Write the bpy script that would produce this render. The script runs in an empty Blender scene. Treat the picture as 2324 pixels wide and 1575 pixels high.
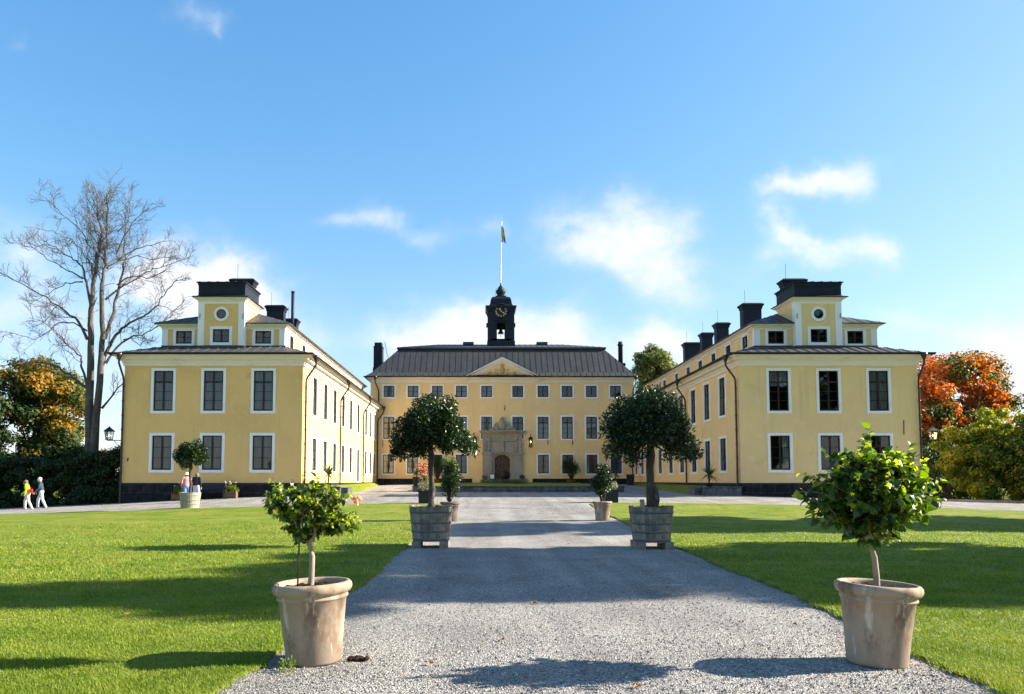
import bpy, math, random
import numpy as np
from mathutils import Vector, Matrix
R = math.radians
scene = bpy.context.scene

# ------------------------------------------------------------------ camera
cam_d = bpy.data.cameras.new('camera'); cam = bpy.data.objects.new('camera', cam_d)
scene.collection.objects.link(cam); scene.camera = cam
cam.location = (0, 0, 1.6)
cam.rotation_euler = (math.pi/2 + math.atan(110/1700.), 0, 0)
cam_d.lens = 1700/2323*36; cam_d.sensor_width = 36
cam_d.shift_x = 68.5/2323; cam_d.shift_y = 193/2323
cam_d.clip_start = .1; cam_d.clip_end = 6000

# ------------------------------------------------------------------ exposure, world, sun
SUN_AZ, SUN_EL = 7., 27.5           # degrees: from +X towards +Y; elevation
scene.view_settings.view_transform = 'Standard'; scene.view_settings.look = 'None'
scene.view_settings.gamma = 1; scene.view_settings.exposure = EXPO = 2.0
scene.cycles.max_bounces = 7; scene.cycles.diffuse_bounces = 3; scene.cycles.glossy_bounces = 2
scene.cycles.transparent_max_bounces = 8; scene.cycles.transmission_bounces = 4
scene.cycles.use_denoising = True
scene.cycles.sample_clamp_indirect = 6
world = bpy.data.worlds.new('World'); scene.world = world; world.use_nodes = True
wt = world.node_tree; wt.nodes.clear()
def wnode(t, **k):
    n = wt.nodes.new(t)
    for a, b in k.items(): setattr(n, a, b)
    return n
def wmath(op, a, b=None, c=None, clamp=False):
    n = wnode('ShaderNodeMath', operation=op, use_clamp=clamp)
    for i, v in enumerate((a, b, c)):
        if v is None: continue
        if isinstance(v, (int, float)): n.inputs[i].default_value = v
        else: wt.links.new(v, n.inputs[i])
    return n.outputs[0]
sky = wnode('ShaderNodeTexSky', sky_type='NISHITA', sun_disc=False)
sky.sun_elevation = R(SUN_EL); sky.sun_rotation = R(90 - SUN_AZ)
sky.altitude = 0; sky.air_density = 1.; sky.dust_density = .6; sky.ozone_density = 2.5
SKY = .108
bg = wnode('ShaderNodeBackground'); bg.inputs[1].default_value = SKY
out = wnode('ShaderNodeOutputWorld')
# procedural clouds, placed by direction only
tc = wnode('ShaderNodeTexCoord'); sep = wnode('ShaderNodeSeparateXYZ'); wt.links.new(tc.outputs['Generated'], sep.inputs[0])
yy = wmath('MAXIMUM', wmath('ABSOLUTE', sep.outputs[1]), .05)
u = wmath('DIVIDE', sep.outputs[0], yy); v = wmath('DIVIDE', sep.outputs[2], yy)
comb = wnode('ShaderNodeCombineXYZ'); wt.links.new(u, comb.inputs[0]); wt.links.new(v, comb.inputs[1])
def wnoise(scale, detail, rough, sx=1, sy=1, off=0.):
    m = wnode('ShaderNodeMapping'); m.inputs['Scale'].default_value = (sx, sy, 1); m.inputs['Location'].default_value = (off, off*.7, off*.3)
    wt.links.new(comb.outputs[0], m.inputs[0])
    n = wnode('ShaderNodeTexNoise'); n.inputs['Scale'].default_value = scale; n.inputs['Detail'].default_value = detail; n.inputs['Roughness'].default_value = rough
    wt.links.new(m.outputs[0], n.inputs['Vector']); return n.outputs[0]
w1 = wnoise(5.5, 5, .55, off=2.3); w2 = wnoise(5.5, 5, .55, off=8.1)
uw = wmath('MULTIPLY_ADD', wmath('SUBTRACT', w1, .5), .22, u)
vw = wmath('MULTIPLY_ADD', wmath('SUBTRACT', w2, .5), .16, v)
def blob(px, py, a, b, s, rot=0):
    u0, v0 = (px - 1093)/1700, (1090 - py)/1700
    a, b = a/1700, b/1700
    du = wmath('SUBTRACT', uw, u0); dv = wmath('SUBTRACT', vw, v0)
    if rot:
        c_, s_ = math.cos(R(rot)), math.sin(R(rot))
        du, dv = wmath('ADD', wmath('MULTIPLY', du, c_), wmath('MULTIPLY', dv, s_)), wmath('SUBTRACT', wmath('MULTIPLY', dv, c_), wmath('MULTIPLY', du, s_))
    e = wmath('ADD', wmath('POWER', wmath('ABSOLUTE', wmath('DIVIDE', du, a)), 2.), wmath('POWER', wmath('ABSOLUTE', wmath('DIVIDE', dv, b)), 2.))
    return wmath('MULTIPLY', wmath('EXPONENT', wmath('MULTIPLY', e, -1.1)), s)
BL = [(545,660,160,100,1.8,-18),(430,630,140,95,1.5,0),(640,725,70,45,.8,-25),(20,560,120,80,.7,0),(60,700,200,120,.55,0),
      (800,462,100,36,.6,0),(930,485,140,42,.65,-14),(1125,515,30,40,.35,0),
      (1400,520,155,95,.85,-10),(1540,600,140,85,.7,-30),(1430,430,30,40,.4,0),(1310,560,110,60,.6,0),
      (1900,375,130,42,1.0,16),(1985,400,60,48,.8,0),(1800,410,80,25,.55,0),
      (1780,500,60,55,1.05,0),(1850,560,120,50,1.1,-12),(1990,545,50,50,.9,0),(1740,590,50,40,.6,0),
      (1030,735,140,66,1.1,0),(1250,735,140,66,1.05,0),(1130,790,290,55,1.1,0),(1480,765,65,50,1.2,0),(1560,800,60,40,.7,0),(930,790,90,40,.6,0),
      (2120,730,170,38,.6,-8),(2290,700,90,60,.6,0),(2310,790,120,60,1.0,0),(2230,850,150,60,.8,0),
      (455,10,62,45,.6,0),(475,55,22,35,.5,0),(30,40,50,26,.3,30),(250,405,14,9,.4,35),
      (300,820,260,120,.45,0)]
acc = None
for b_ in BL:
    s_ = blob(*b_)
    acc = s_ if acc is None else wmath('ADD', acc, s_)
fine = wnoise(9, 9, .58, 1, 1.25, off=4.4)
dens = wmath('MULTIPLY', wmath('MULTIPLY', acc, 1.22), wmath('MULTIPLY_ADD', wmath('SUBTRACT', fine, .5), 3.0, .88))
mr = wnode('ShaderNodeMapRange', interpolation_type='SMOOTHSTEP'); wt.links.new(dens, mr.inputs[0])
mr.inputs[1].default_value = .02; mr.inputs[2].default_value = 1.75; mr.inputs[3].default_value = 0; mr.inputs[4].default_value = .95
# soft whitening towards the horizon (thin air haze) and towards the sun's side
mix = wnode('ShaderNodeMix', data_type='RGBA'); wt.links.new(mr.outputs[0], mix.inputs[0])
hsv = wnode('ShaderNodeHueSaturation'); hsv.inputs['Saturation'].default_value = 1.27; hsv.inputs['Value'].default_value = 1.0
wt.links.new(sky.outputs[0], hsv.inputs['Color'])
tint = wnode('ShaderNodeMix', data_type='RGBA', blend_type='MULTIPLY'); tint.inputs[0].default_value = 1; tint.inputs[7].default_value = (1.0, 1.01, 1.09, 1)
def vmath(op, x, y):
    n = wnode('ShaderNodeVectorMath', operation=op)
    for i, q in enumerate((x, y)):
        if isinstance(q, tuple): n.inputs[i].default_value = q
        else: wt.links.new(q, n.inputs[i])
    return n.outputs[0]
kk_ = .20                                   # gentle shoulder so that the glow round the sun keeps its hue
soft = vmath('DIVIDE', hsv.outputs[0], vmath('ADD', vmath('MULTIPLY', hsv.outputs[0], (kk_,)*3), (1,1,1)))
wt.links.new(soft, tint.inputs[6]); wt.links.new(tint.outputs[2], mix.inputs[6]); mix.inputs[7].default_value = (2.45, 2.52, 2.65, 1)
wt.links.new(mix.outputs[2], bg.inputs[0]); wt.links.new(bg.outputs[0], out.inputs[0])

sun_d = bpy.data.lights.new('sun', 'SUN'); sun = bpy.data.objects.new('sun', sun_d); scene.collection.objects.link(sun)
sun_d.energy = 4.2; sun_d.angle = R(.5); sun_d.color = (1, .93, .8)
sdir = Vector((math.cos(R(SUN_EL))*math.cos(R(SUN_AZ)), math.cos(R(SUN_EL))*math.sin(R(SUN_AZ)), math.sin(R(SUN_EL))))
sun.rotation_euler = sdir.to_track_quat('Z', 'Y').to_euler(); sun.location = (40, 10, 40)

# ------------------------------------------------------------------ materials
def mat(name, col, rough=.7, spec=.5, metal=0., noise=None, bump=None, rand=None, ramp=None, trans=0, stain=None, coords='Object'):
    m = bpy.data.materials.new(name); m.use_nodes = True
    nt = m.node_tree; L = nt.links; p = nt.nodes['Principled BSDF']
    p.inputs['Roughness'].default_value = rough; p.inputs['Specular IOR Level'].default_value = spec; p.inputs['Metallic'].default_value = metal
    p.inputs['Base Color'].default_value = (*col, 1)
    tcn = nt.nodes.new('ShaderNodeTexCoord'); vec = tcn.outputs[coords]
    colout = None
    def nz(scale, detail=4, rough=.6, sc=(1,1,1)):
        mp = nt.nodes.new('ShaderNodeMapping'); mp.inputs['Scale'].default_value = sc; L.new(vec, mp.inputs[0])
        n = nt.nodes.new('ShaderNodeTexNoise'); n.inputs['Scale'].default_value = scale; n.inputs['Detail'].default_value = detail; n.inputs['Roughness'].default_value = rough
        L.new(mp.outputs[0], n.inputs['Vector']); return n.outputs[0]
    def mixc(f, a, b, blend='MIX'):
        x = nt.nodes.new('ShaderNodeMix'); x.data_type = 'RGBA'; x.blend_type = blend
        for s_, v_ in ((0, f), (6, a), (7, b)):
            if isinstance(v_, tuple): x.inputs[s_].default_value = (*v_, 1) if len(v_) == 3 else v_
            elif isinstance(v_, (int, float)): x.inputs[s_].default_value = v_
            else: L.new(v_, x.inputs[s_])
        return x.outputs[2]
    def sstep(x, lo, hi, a=0, b=1):
        r_ = nt.nodes.new('ShaderNodeMapRange'); r_.interpolation_type = 'SMOOTHSTEP'; L.new(x, r_.inputs[0])
        for i, v_ in enumerate((lo, hi, a, b)): r_.inputs[i+1].default_value = v_
        return r_.outputs[0]
    cur = tuple(col)
    if rand:                                   # list of (pos, colour): colour per leaf island
        g = nt.nodes.new('ShaderNodeNewGeometry'); cr = nt.nodes.new('ShaderNodeValToRGB')
        src = g.outputs['Random Per Island']
        el = cr.color_ramp.elements
        while len(el) < len(rand): el.new(.5)
        for e_, (p_, c_) in zip(el, rand): e_.position = p_; e_.color = (*c_, 1)
        if noise:                              # big patches of colour pushed by noise
            a_ = nt.nodes.new('ShaderNodeMath'); a_.operation = 'MULTIPLY_ADD'; L.new(sstep(nz(noise[0], noise[1]), .38, .62), a_.inputs[0]); a_.inputs[1].default_value = noise[2]
            b_ = nt.nodes.new('ShaderNodeMath'); b_.operation = 'MULTIPLY'; L.new(src, b_.inputs[0]); b_.inputs[1].default_value = 1 - noise[2]; L.new(b_.outputs[0], a_.inputs[2]); src = a_.outputs[0]
        L.new(src, cr.inputs[0]); cur = cr.outputs[0]
    elif noise:
        for (sc, det, c2, lo, hi, scl) in noise:
            cur = mixc(sstep(nz(sc, det, .62, scl), lo, hi), cur, c2)
    if not isinstance(cur, tuple): L.new(cur, p.inputs['Base Color'])
    if bump:
        b_ = nt.nodes.new('ShaderNodeBump'); b_.inputs['Strength'].default_value = bump[2]; b_.inputs['Distance'].default_value = bump[1]
        L.new(nz(bump[0], 5, .65, bump[3] if len(bump) > 3 else (1,1,1)), b_.inputs['Height']); L.new(b_.outputs[0], p.inputs['Normal'])
    if trans:
        t_ = nt.nodes.new('ShaderNodeBsdfTranslucent'); ms = nt.nodes.new('ShaderNodeMixShader'); ms.inputs[0].default_value = trans
        tcol = mixc(1., cur, (1.0, 1.0, .6), 'MULTIPLY'); 
        hs = nt.nodes.new('ShaderNodeHueSaturation'); hs.inputs['Value'].default_value = 2.6; hs.inputs['Saturation'].default_value = 1.1; L.new(tcol, hs.inputs['Color'])
        L.new(hs.outputs[0], t_.inputs[0])
        L.new(p.outputs[0], ms.inputs[1]); L.new(t_.outputs[0], ms.inputs[2]); L.new(ms.outputs[0], nt.nodes['Material Output'].inputs[0])
    m['p'] = 1
    return m
I3 = (1,1,1)
YEL = (.77,.49,.185)
M_plaster = mat('yellow_plaster', YEL, .9, .2, noise=[(.35,5,(.68,.43,.175),.40,.70,I3),(1.5,6,(.77,.52,.225),.5,.75,I3),(.9,7,(.56,.365,.155),.54,.80,(3.2,3.2,.22)),(.6,7,(.62,.375,.12),.60,.76,I3),(3.5,5,(.80,.60,.32),.68,.74,(1,1,.7))], bump=(26,.012,.35))
M_plaster_bounce = mat('bounce_lightened_plaster', (.80,.575,.265), .9, .2, noise=[(.35,5,(.76,.53,.26),.40,.70,I3),(1.5,6,(.83,.61,.34),.5,.75,I3),(.9,7,(.64,.445,.225),.54,.80,(3.2,3.2,.22)),(.6,7,(.70,.45,.18),.60,.76,I3),(3.5,5,(.86,.67,.42),.68,.74,(1,1,.7))], bump=(26,.012,.35))  # paler copy of the yellow plaster, courtyard bounce light put into its colour
M_white = mat('white_lime_trim', (.80,.785,.765), .85, .25, noise=[(1.2,6,(.66,.65,.63),.55,.85,(2,2,.6))], bump=(30,.006,.25))
M_stucco = mat('cornice_stucco', (.74,.69,.60), .85, .25, noise=[(.9,6,(.62,.57,.49),.5,.8,(1,1,3))], bump=(30,.006,.25))
M_frame = mat('brown_window_paint', (.022,.012,.0095), .55, .3)
M_dark = mat('dark_room', (.012,.012,.014), .95, .1)
M_curtain = mat('curtain_linen', (.19,.20,.21), .9, .1, noise=[(2,3,(.09,.098,.11),.4,.7,(4,4,.3))])
M_curtain_reflect = mat('reflection_tan_curtain', (.40,.315,.235), .9, .1, noise=[(2,3,(.30,.23,.17),.4,.7,(4,4,.3))])  # tan colour stands in for bright reflections in the sunlit side panes
M_curtain_pale = mat('pale_curtain', (.36,.37,.38), .9, .1, noise=[(2,3,(.22,.23,.245),.4,.7,(4,4,.3))])
M_curtain_warm = mat('cream_curtain', (.72,.66,.47), .9, .1, noise=[(2,3,(.58,.52,.36),.4,.7,(4,4,.3))])
M_roof = mat('black_sheet_metal', (.046,.046,.046), .55, .3, noise=[(1.1,6,(.062,.061,.059),.45,.7,(1,1,.5)),(.5,5,(.033,.034,.037),.55,.75,I3)], bump=(2.2,.02,.25))
M_tower = mat('black_tower_sheet', (.010,.014,.024), .6, .22, noise=[(1.6,6,(.016,.021,.032),.45,.7,I3)], bump=(3,.015,.25))
M_gutter = mat('dark_brown_gutter', (.03,.014,.012), .4, .5)
M_black = mat('black_iron', (.008,.009,.012), .55, .3)
M_gold = mat('gilt', (.80,.66,.34), .45, .5)
M_sand = mat('portal_sandstone', (.31,.285,.24), .9, .2, noise=[(1.5,6,(.24,.22,.185),.4,.7,I3),(5,4,(.37,.34,.285),.55,.8,I3)], bump=(22,.012,.4))
M_relief = mat('tympanum_relief', (.50,.34,.14), .9, .2, noise=[(4,6,(.34,.22,.09),.45,.7,I3)], bump=(16,.03,.6))
M_pole = mat('white_flagpole', (.78,.79,.8), .5, .4)
M_oak = mat('weathered_oak', (.16,.135,.11), .85, .2, rand=[(0,(.12,.098,.08)),(.5,(.20,.165,.125)),(1,(.31,.26,.195))], noise=(5,5,.55), bump=(9,.01,.5,(6,6,.5)))
M_pale_oak = mat('pale_weathered_oak', (.33,.30,.225), .85, .25, noise=[(3.0,6,(.23,.205,.15),.45,.7,(5,5,.5))], bump=(9,.01,.4,(6,6,.5)))
M_hoop = mat('galvanised_hoop', (.11,.125,.14), .65, .3, metal=.1, noise=[(6,4,(.075,.088,.10),.4,.7,I3)])
M_palehoop = mat('pale_hoop', (.27,.255,.20), .7, .3)
M_terra = mat('pale_terracotta', (.35,.265,.19), .9, .2, noise=[(3.0,7,(.17,.115,.075),.44,.62,(1,1,.55)),(4.5,7,(.52,.44,.36),.57,.66,(1.8,1.8,.4)),(1.6,5,(.25,.195,.145),.48,.64,I3),(9,5,(.20,.17,.12),.60,.72,(1,1,.6))], bump=(40,.004,.35))
M_terra_dark = mat('dark_terracotta', (.13,.10,.085), .88, .25, noise=[(4,6,(.09,.07,.06),.45,.7,I3)], bump=(40,.004,.3))
M_soil = mat('potting_soil', (.03,.018,.011), .95, .1, noise=[(30,4,(.055,.032,.02),.5,.7,I3)], bump=(45,.03,1.))
M_stem = mat('smooth_grey_bark', (.30,.24,.185), .85, .2, noise=[(12,5,(.20,.155,.12),.45,.7,(1,1,.4))], bump=(30,.004,.5))
M_bark = mat('rough_bark', (.105,.092,.08), .92, .15, noise=[(3,6,(.085,.07,.06),.42,.66,(1,1,.3)),(1.1,4,(.21,.185,.145),.5,.75,I3)], bump=(7,.05,.8,(2,2,.4)))
M_laurelbark = mat('laurel_bark', (.065,.052,.043), .9, .15, noise=[(9,6,(.15,.125,.09),.52,.70,(1,1,.5))], bump=(16,.02,.9,(1,1,.35)))
M_twig = mat('bare_twig', (.12,.10,.09), .9, .15)
M_stone = mat('terrace_stone', (.10,.10,.105), .9, .2, noise=[(2.2,6,(.06,.062,.068),.4,.7,I3),(9,4,(.15,.15,.15),.6,.8,I3)], bump=(14,.03,.5))
M_gas = mat('planter_black', (.02,.021,.022), .7, .3)
M_lampglass = mat('lantern_glass', (.32,.27,.14), .15, .5)
M_skin = mat('skin', (.50,.30,.21), .6, .3)
M_paper = mat('white_notice', (.75,.78,.8), .6, .3)
M_wood = mat('planter_wood', (.17,.105,.065), .8, .2, noise=[(4,5,(.11,.07,.045),.4,.7,(1,1,6))])
M_door = mat('carved_oak_door', (.055,.032,.022), .6, .35, noise=[(5,5,(.038,.022,.016),.4,.7,I3)])
M_doorlight = mat('carved_oak_moulding', (.135,.085,.052), .6, .35)
M_flag_b = mat('blue_flag_cloth', (.06,.17,.42), .8, .2)
M_flag_y = mat('yellow_flag_cloth', (.65,.45,.05), .8, .2)
def emis(name, col, s):
    m = bpy.data.materials.new(name); m.use_nodes = True; p = m.node_tree.nodes['Principled BSDF']
    p.inputs['Base Color'].default_value = (*col,1); p.inputs['Emission Color'].default_value = (*col,1); p.inputs['Emission Strength'].default_value = s; return m
M_bulb = emis('lit_bulb', (1,.75,.4), 6)
# plinth: dark rubble blocks
def brickmat(name, c1, c2, mortar, bw, bh, msize, rough=.9, stain=None, coordrot=None):
    m = bpy.data.materials.new(name); m.use_nodes = True; nt = m.node_tree; L = nt.links; p = nt.nodes['Principled BSDF']; p.inputs['Roughness'].default_value = rough; p.inputs['Specular IOR Level'].default_value = .25
    tcn = nt.nodes.new('ShaderNodeTexCoord'); sp = nt.nodes.new('ShaderNodeSeparateXYZ'); L.new(tcn.outputs['Object'], sp.inputs[0])
    ad = nt.nodes.new('ShaderNodeMath'); ad.operation = 'ADD'; L.new(sp.outputs[0], ad.inputs[0]); L.new(sp.outputs[1], ad.inputs[1])
    cb = nt.nodes.new('ShaderNodeCombineXYZ'); L.new(ad.outputs[0], cb.inputs[0]); L.new(sp.outputs[2], cb.inputs[1])
    n0 = nt.nodes.new('ShaderNodeTexNoise'); n0.inputs['Scale'].default_value = 2.5; L.new(tcn.outputs['Object'], n0.inputs['Vector'])
    mx = nt.nodes.new('ShaderNodeMix'); mx.data_type = 'VECTOR'; mx.inputs[0].default_value = .10; L.new(cb.outputs[0], mx.inputs[4]); L.new(n0.outputs['Color'], mx.inputs[5])
    br = nt.nodes.new('ShaderNodeTexBrick'); L.new(mx.outputs[1], br.inputs['Vector'])
    br.inputs['Color1'].default_value = (*c1,1); br.inputs['Color2'].default_value = (*c2,1); br.inputs['Mortar'].default_value = (*mortar,1)
    br.inputs['Scale'].default_value = 1; br.inputs['Brick Width'].default_value = bw; br.inputs['Row Height'].default_value = bh; br.inputs['Mortar Size'].default_value = msize
    br.inputs['Mortar Smooth'].default_value = .4
    n1 = nt.nodes.new('ShaderNodeTexNoise'); n1.inputs['Scale'].default_value = 3.; n1.inputs['Detail'].default_value = 7; L.new(tcn.outputs['Object'], n1.inputs['Vector'])
    mr_ = nt.nodes.new('ShaderNodeMapRange'); L.new(n1.outputs[0], mr_.inputs[0]); mr_.inputs[1].default_value = .3; mr_.inputs[2].default_value = .75; mr_.inputs[3].default_value = .55; mr_.inputs[4].default_value = 1.9
    mu = nt.nodes.new('ShaderNodeMix'); mu.data_type = 'RGBA'; mu.blend_type = 'MULTIPLY'; mu.inputs[0].default_value = 1; L.new(br.outputs[0], mu.inputs[6]); L.new(mr_.outputs[0], mu.inputs[7])
    L.new(mu.outputs[2], p.inputs['Base Color'])
    bp = nt.nodes.new('ShaderNodeBump'); bp.inputs['Strength'].default_value = .7; bp.inputs['Distance'].default_value = .03
    sm = nt.nodes.new('ShaderNodeMath'); sm.operation = 'SUBTRACT'; L.new(n1.outputs[0], sm.inputs[0]); L.new(br.outputs['Fac'], sm.inputs[1]); L.new(sm.outputs[0], bp.inputs['Height']); L.new(bp.outputs[0], p.inputs['Normal'])
    return m
M_plinth = brickmat('dark_plinth_stone', (.010,.0105,.013), (.017,.017,.019), (.035,.035,.036), .75, .42, .02)
M_terracewall = brickmat('terrace_blocks', (.075,.078,.085), (.11,.11,.112), (.04,.04,.042), .85, .22, .012)
# window glass: see-through with a mirror film, real panes
def glassmat():
    m = bpy.data.materials.new('window_glass'); m.use_nodes = True; nt = m.node_tree; nt.nodes.remove(nt.nodes['Principled BSDF']); L = nt.links
    t = nt.nodes.new('ShaderNodeBsdfTransparent'); t.inputs[0].default_value = (.72,.76,.78,1)
    g = nt.nodes.new('ShaderNodeBsdfGlossy'); g.inputs['Roughness'].default_value = .03; g.inputs[0].default_value = (.9,.93,.95,1)
    f = nt.nodes.new('ShaderNodeFresnel'); f.inputs[0].default_value = 1.5
    mu = nt.nodes.new('ShaderNodeMath'); mu.operation = 'MULTIPLY_ADD'; L.new(f.outputs[0], mu.inputs[0]); mu.inputs[1].default_value = 1.1; mu.inputs[2].default_value = .02; mu.use_clamp = True
    ms = nt.nodes.new('ShaderNodeMixShader'); L.new(mu.outputs[0], ms.inputs[0]); L.new(t.outputs[0], ms.inputs[1]); L.new(g.outputs[0], ms.inputs[2]); L.new(ms.outputs[0], nt.nodes['Material Output'].inputs[0]); return m
M_glass = glassmat()
# lawn and gravel
def lawnmat():
    m = bpy.data.materials.new('mown_grass'); m.use_nodes = True; nt = m.node_tree; L = nt.links; p = nt.nodes['Principled BSDF']; p.inputs['Roughness'].default_value = .8; p.inputs['Specular IOR Level'].default_value = .15
    tcn = nt.nodes.new('ShaderNodeTexCoord')
    def nz(s, d, r=.6, sc=I3):
        mp = nt.nodes.new('ShaderNodeMapping'); mp.inputs['Scale'].default_value = sc; L.new(tcn.outputs['Object'], mp.inputs[0])
        n = nt.nodes.new('ShaderNodeTexNoise'); n.inputs['Scale'].default_value = s; n.inputs['Detail'].default_value = d; n.inputs['Roughness'].default_value = r; L.new(mp.outputs[0], n.inputs['Vector']); return n.outputs[0]
    def ramp(x, cols):
        c = nt.nodes.new('ShaderNodeValToRGB'); e = c.color_ramp.elements
        while len(e) < len(cols): e.new(.5)
        for a, (q, k) in zip(e, cols): a.position = q; a.color = (*k, 1)
        L.new(x, c.inputs[0]); return c.outputs[0]
    big = ramp(nz(.55, 7, .68), [(.30,(.085,.15,.010)),(.47,(.145,.19,.016)),(.60,(.195,.21,.028)),(.72,(.25,.24,.055))])
    fin = ramp(nz(16, 7, .75), [(.32,(.30,.36,.22)),(.5,(1,1,1)),(.7,(1.5,1.4,1.2))])
    mu = nt.nodes.new('ShaderNodeMix'); mu.data_type = 'RGBA'; mu.blend_type = 'MULTIPLY'; mu.inputs[0].default_value = 1; L.new(big, mu.inputs[6]); L.new(fin, mu.inputs[7])
    tuft_shade = ramp(nz(2.2, 5, .7), [(.30,(.40,.45,.35)),(.44,(1,1,1)),(1,(1.08,1.05,1))])  # dark flecks: shading of the grass tufts put into the lawn colour
    m2 = nt.nodes.new('ShaderNodeMix'); m2.data_type = 'RGBA'; m2.blend_type = 'MULTIPLY'; m2.inputs[0].default_value = 1; L.new(mu.outputs[2], m2.inputs[6]); L.new(tuft_shade, m2.inputs[7])
    L.new(m2.outputs[2], p.inputs['Base Color'])
    b = nt.nodes.new('ShaderNodeBump'); b.inputs['Strength'].default_value = .9; b.inputs['Distance'].default_value = .06; L.new(nz(13, 7, .75), b.inputs['Height']); L.new(b.outputs[0], p.inputs['Normal'])
    return m
M_lawn = lawnmat()
def gravelmat():
    m = bpy.data.materials.new('crushed_gravel'); m.use_nodes = True; nt = m.node_tree; L = nt.links; p = nt.nodes['Principled BSDF']; p.inputs['Roughness'].default_value = .9; p.inputs['Specular IOR Level'].default_value = .25
    tcn = nt.nodes.new('ShaderNodeTexCoord')
    vo = nt.nodes.new('ShaderNodeTexVoronoi'); vo.inputs['Scale'].default_value = 68; L.new(tcn.outputs['Object'], vo.inputs['Vector'])
    sp = nt.nodes.new('ShaderNodeSeparateColor'); L.new(vo.outputs['Color'], sp.inputs[0])
    c = nt.nodes.new('ShaderNodeValToRGB'); e = c.color_ramp.elements
    cols = [(0,(.115,.105,.095)),(.25,(.215,.197,.177)),(.6,(.305,.279,.248)),(.85,(.39,.36,.32)),(1,(.52,.49,.445))]
    while len(e) < len(cols): e.new(.5)
    for a, (q, k) in zip(e, cols): a.position = q; a.color = (*k, 1)
    L.new(sp.outputs[0], c.inputs[0])
    n = nt.nodes.new('ShaderNodeTexNoise'); n.inputs['Scale'].default_value = .7; n.inputs['Detail'].default_value = 6; L.new(tcn.outputs['Object'], n.inputs['Vector'])
    r_ = nt.nodes.new('ShaderNodeMapRange'); L.new(n.outputs[0], r_.inputs[0]); r_.inputs[1].default_value = .3; r_.inputs[2].default_value = .7; r_.inputs[3].default_value = .78; r_.inputs[4].default_value = 1.16
    mp = nt.nodes.new('ShaderNodeMapping'); mp.inputs['Scale'].default_value = (1.5, .10, 1); L.new(tcn.outputs['Object'], mp.inputs[0]); ns = nt.nodes.new('ShaderNodeTexNoise'); ns.inputs['Scale'].default_value = 1.1; ns.inputs['Detail'].default_value = 5; L.new(mp.outputs[0], ns.inputs['Vector'])
    rs = nt.nodes.new('ShaderNodeMapRange'); L.new(ns.outputs[0], rs.inputs[0]); rs.inputs[1].default_value = .35; rs.inputs[2].default_value = .65; rs.inputs[3].default_value = .84; rs.inputs[4].default_value = 1.16
    mm = nt.nodes.new('ShaderNodeMath'); mm.operation = 'MULTIPLY'; L.new(r_.outputs[0], mm.inputs[0]); L.new(rs.outputs[0], mm.inputs[1])
    mu = nt.nodes.new('ShaderNodeMix'); mu.data_type = 'RGBA'; mu.blend_type = 'MULTIPLY'; mu.inputs[0].default_value = 1; L.new(c.outputs[0], mu.inputs[6]); L.new(mm.outputs[0], mu.inputs[7]); L.new(mu.outputs[2], p.inputs['Base Color'])
    b = nt.nodes.new('ShaderNodeBump'); b.inputs['Strength'].default_value = 1.; b.inputs['Distance'].default_value = .018; b.invert = True
    n2 = nt.nodes.new('ShaderNodeTexNoise'); n2.inputs['Scale'].default_value = 20; n2.inputs['Detail'].default_value = 5; L.new(tcn.outputs['Object'], n2.inputs['Vector'])
    ad = nt.nodes.new('ShaderNodeMath'); ad.operation = 'SUBTRACT'; L.new(vo.outputs['Distance'], ad.inputs[0]); L.new(n2.outputs[0], ad.inputs[1]); L.new(ad.outputs[0], b.inputs['Height']); L.new(b.outputs[0], p.inputs['Normal'])
    return m
M_gravel = gravelmat()
# foliage
G = lambda *c: list(c)
M_laurel = mat('laurel_leaf', (.03,.06,.015), .36, .38, rand=[(0,(.007,.017,.004)),(.5,(.013,.031,.006)),(.85,(.026,.054,.010)),(1,(.055,.082,.014))], trans=.12)
M_hib = mat('hibiscus_leaf', (.04,.09,.015), .32, .5, rand=[(0,(.014,.038,.005)),(.5,(.030,.066,.008)),(.78,(.08,.125,.012)),(1,(.20,.23,.026))], trans=.42)
M_hibyoung = mat('young_hibiscus_leaf', (.16,.22,.03), .38, .45, rand=[(0,(.12,.19,.02)),(1,(.30,.31,.045))], trans=.55)
M_hedge = mat('dark_hedge_leaf', (.02,.04,.012), .6, .25, rand=[(0,(.010,.020,.007)),(.6,(.022,.042,.013)),(1,(.045,.072,.018))], trans=.12)
M_shrub = mat('yellow_green_leaf', (.06,.1,.02), .55, .3, rand=[(0,(.055,.09,.010)),(.5,(.12,.155,.016)),(1,(.22,.215,.03))], noise=(.45,4,.55), trans=.34)
M_maple = mat('autumn_maple_leaf', (.2,.06,.02), .6, .3, rand=[(0,(.022,.045,.012)),(.28,(.05,.06,.014)),(.40,(.18,.10,.02)),(.60,(.36,.10,.026)),(1,(.46,.13,.034))], noise=(.38,3,.72), trans=.3)
M_gold_leaf = mat('golden_green_leaf', (.1,.1,.02), .6, .3, rand=[(0,(.020,.042,.012)),(.35,(.038,.064,.014)),(.6,(.12,.105,.018)),(.85,(.27,.165,.02)),(1,(.35,.17,.02))], noise=(.33,3,.75), trans=.3)
M_green_leaf = mat('deep_green_leaf', (.04,.07,.02), .6, .3, rand=[(0,(.018,.035,.011)),(.6,(.032,.058,.015)),(1,(.06,.085,.02))], noise=(.4,3,.5), trans=.25)
M_pale_leaf = mat('pale_turning_leaf', (.12,.14,.03), .6, .3, rand=[(0,(.06,.085,.03)),(.6,(.11,.13,.05)),(1,(.20,.19,.085))], noise=(.4,3,.5), trans=.3)
M_spike = mat('spiky_leaf', (.05,.085,.03), .5, .4, rand=[(0,(.035,.06,.02)),(1,(.10,.12,.05))], trans=.2)
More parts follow.
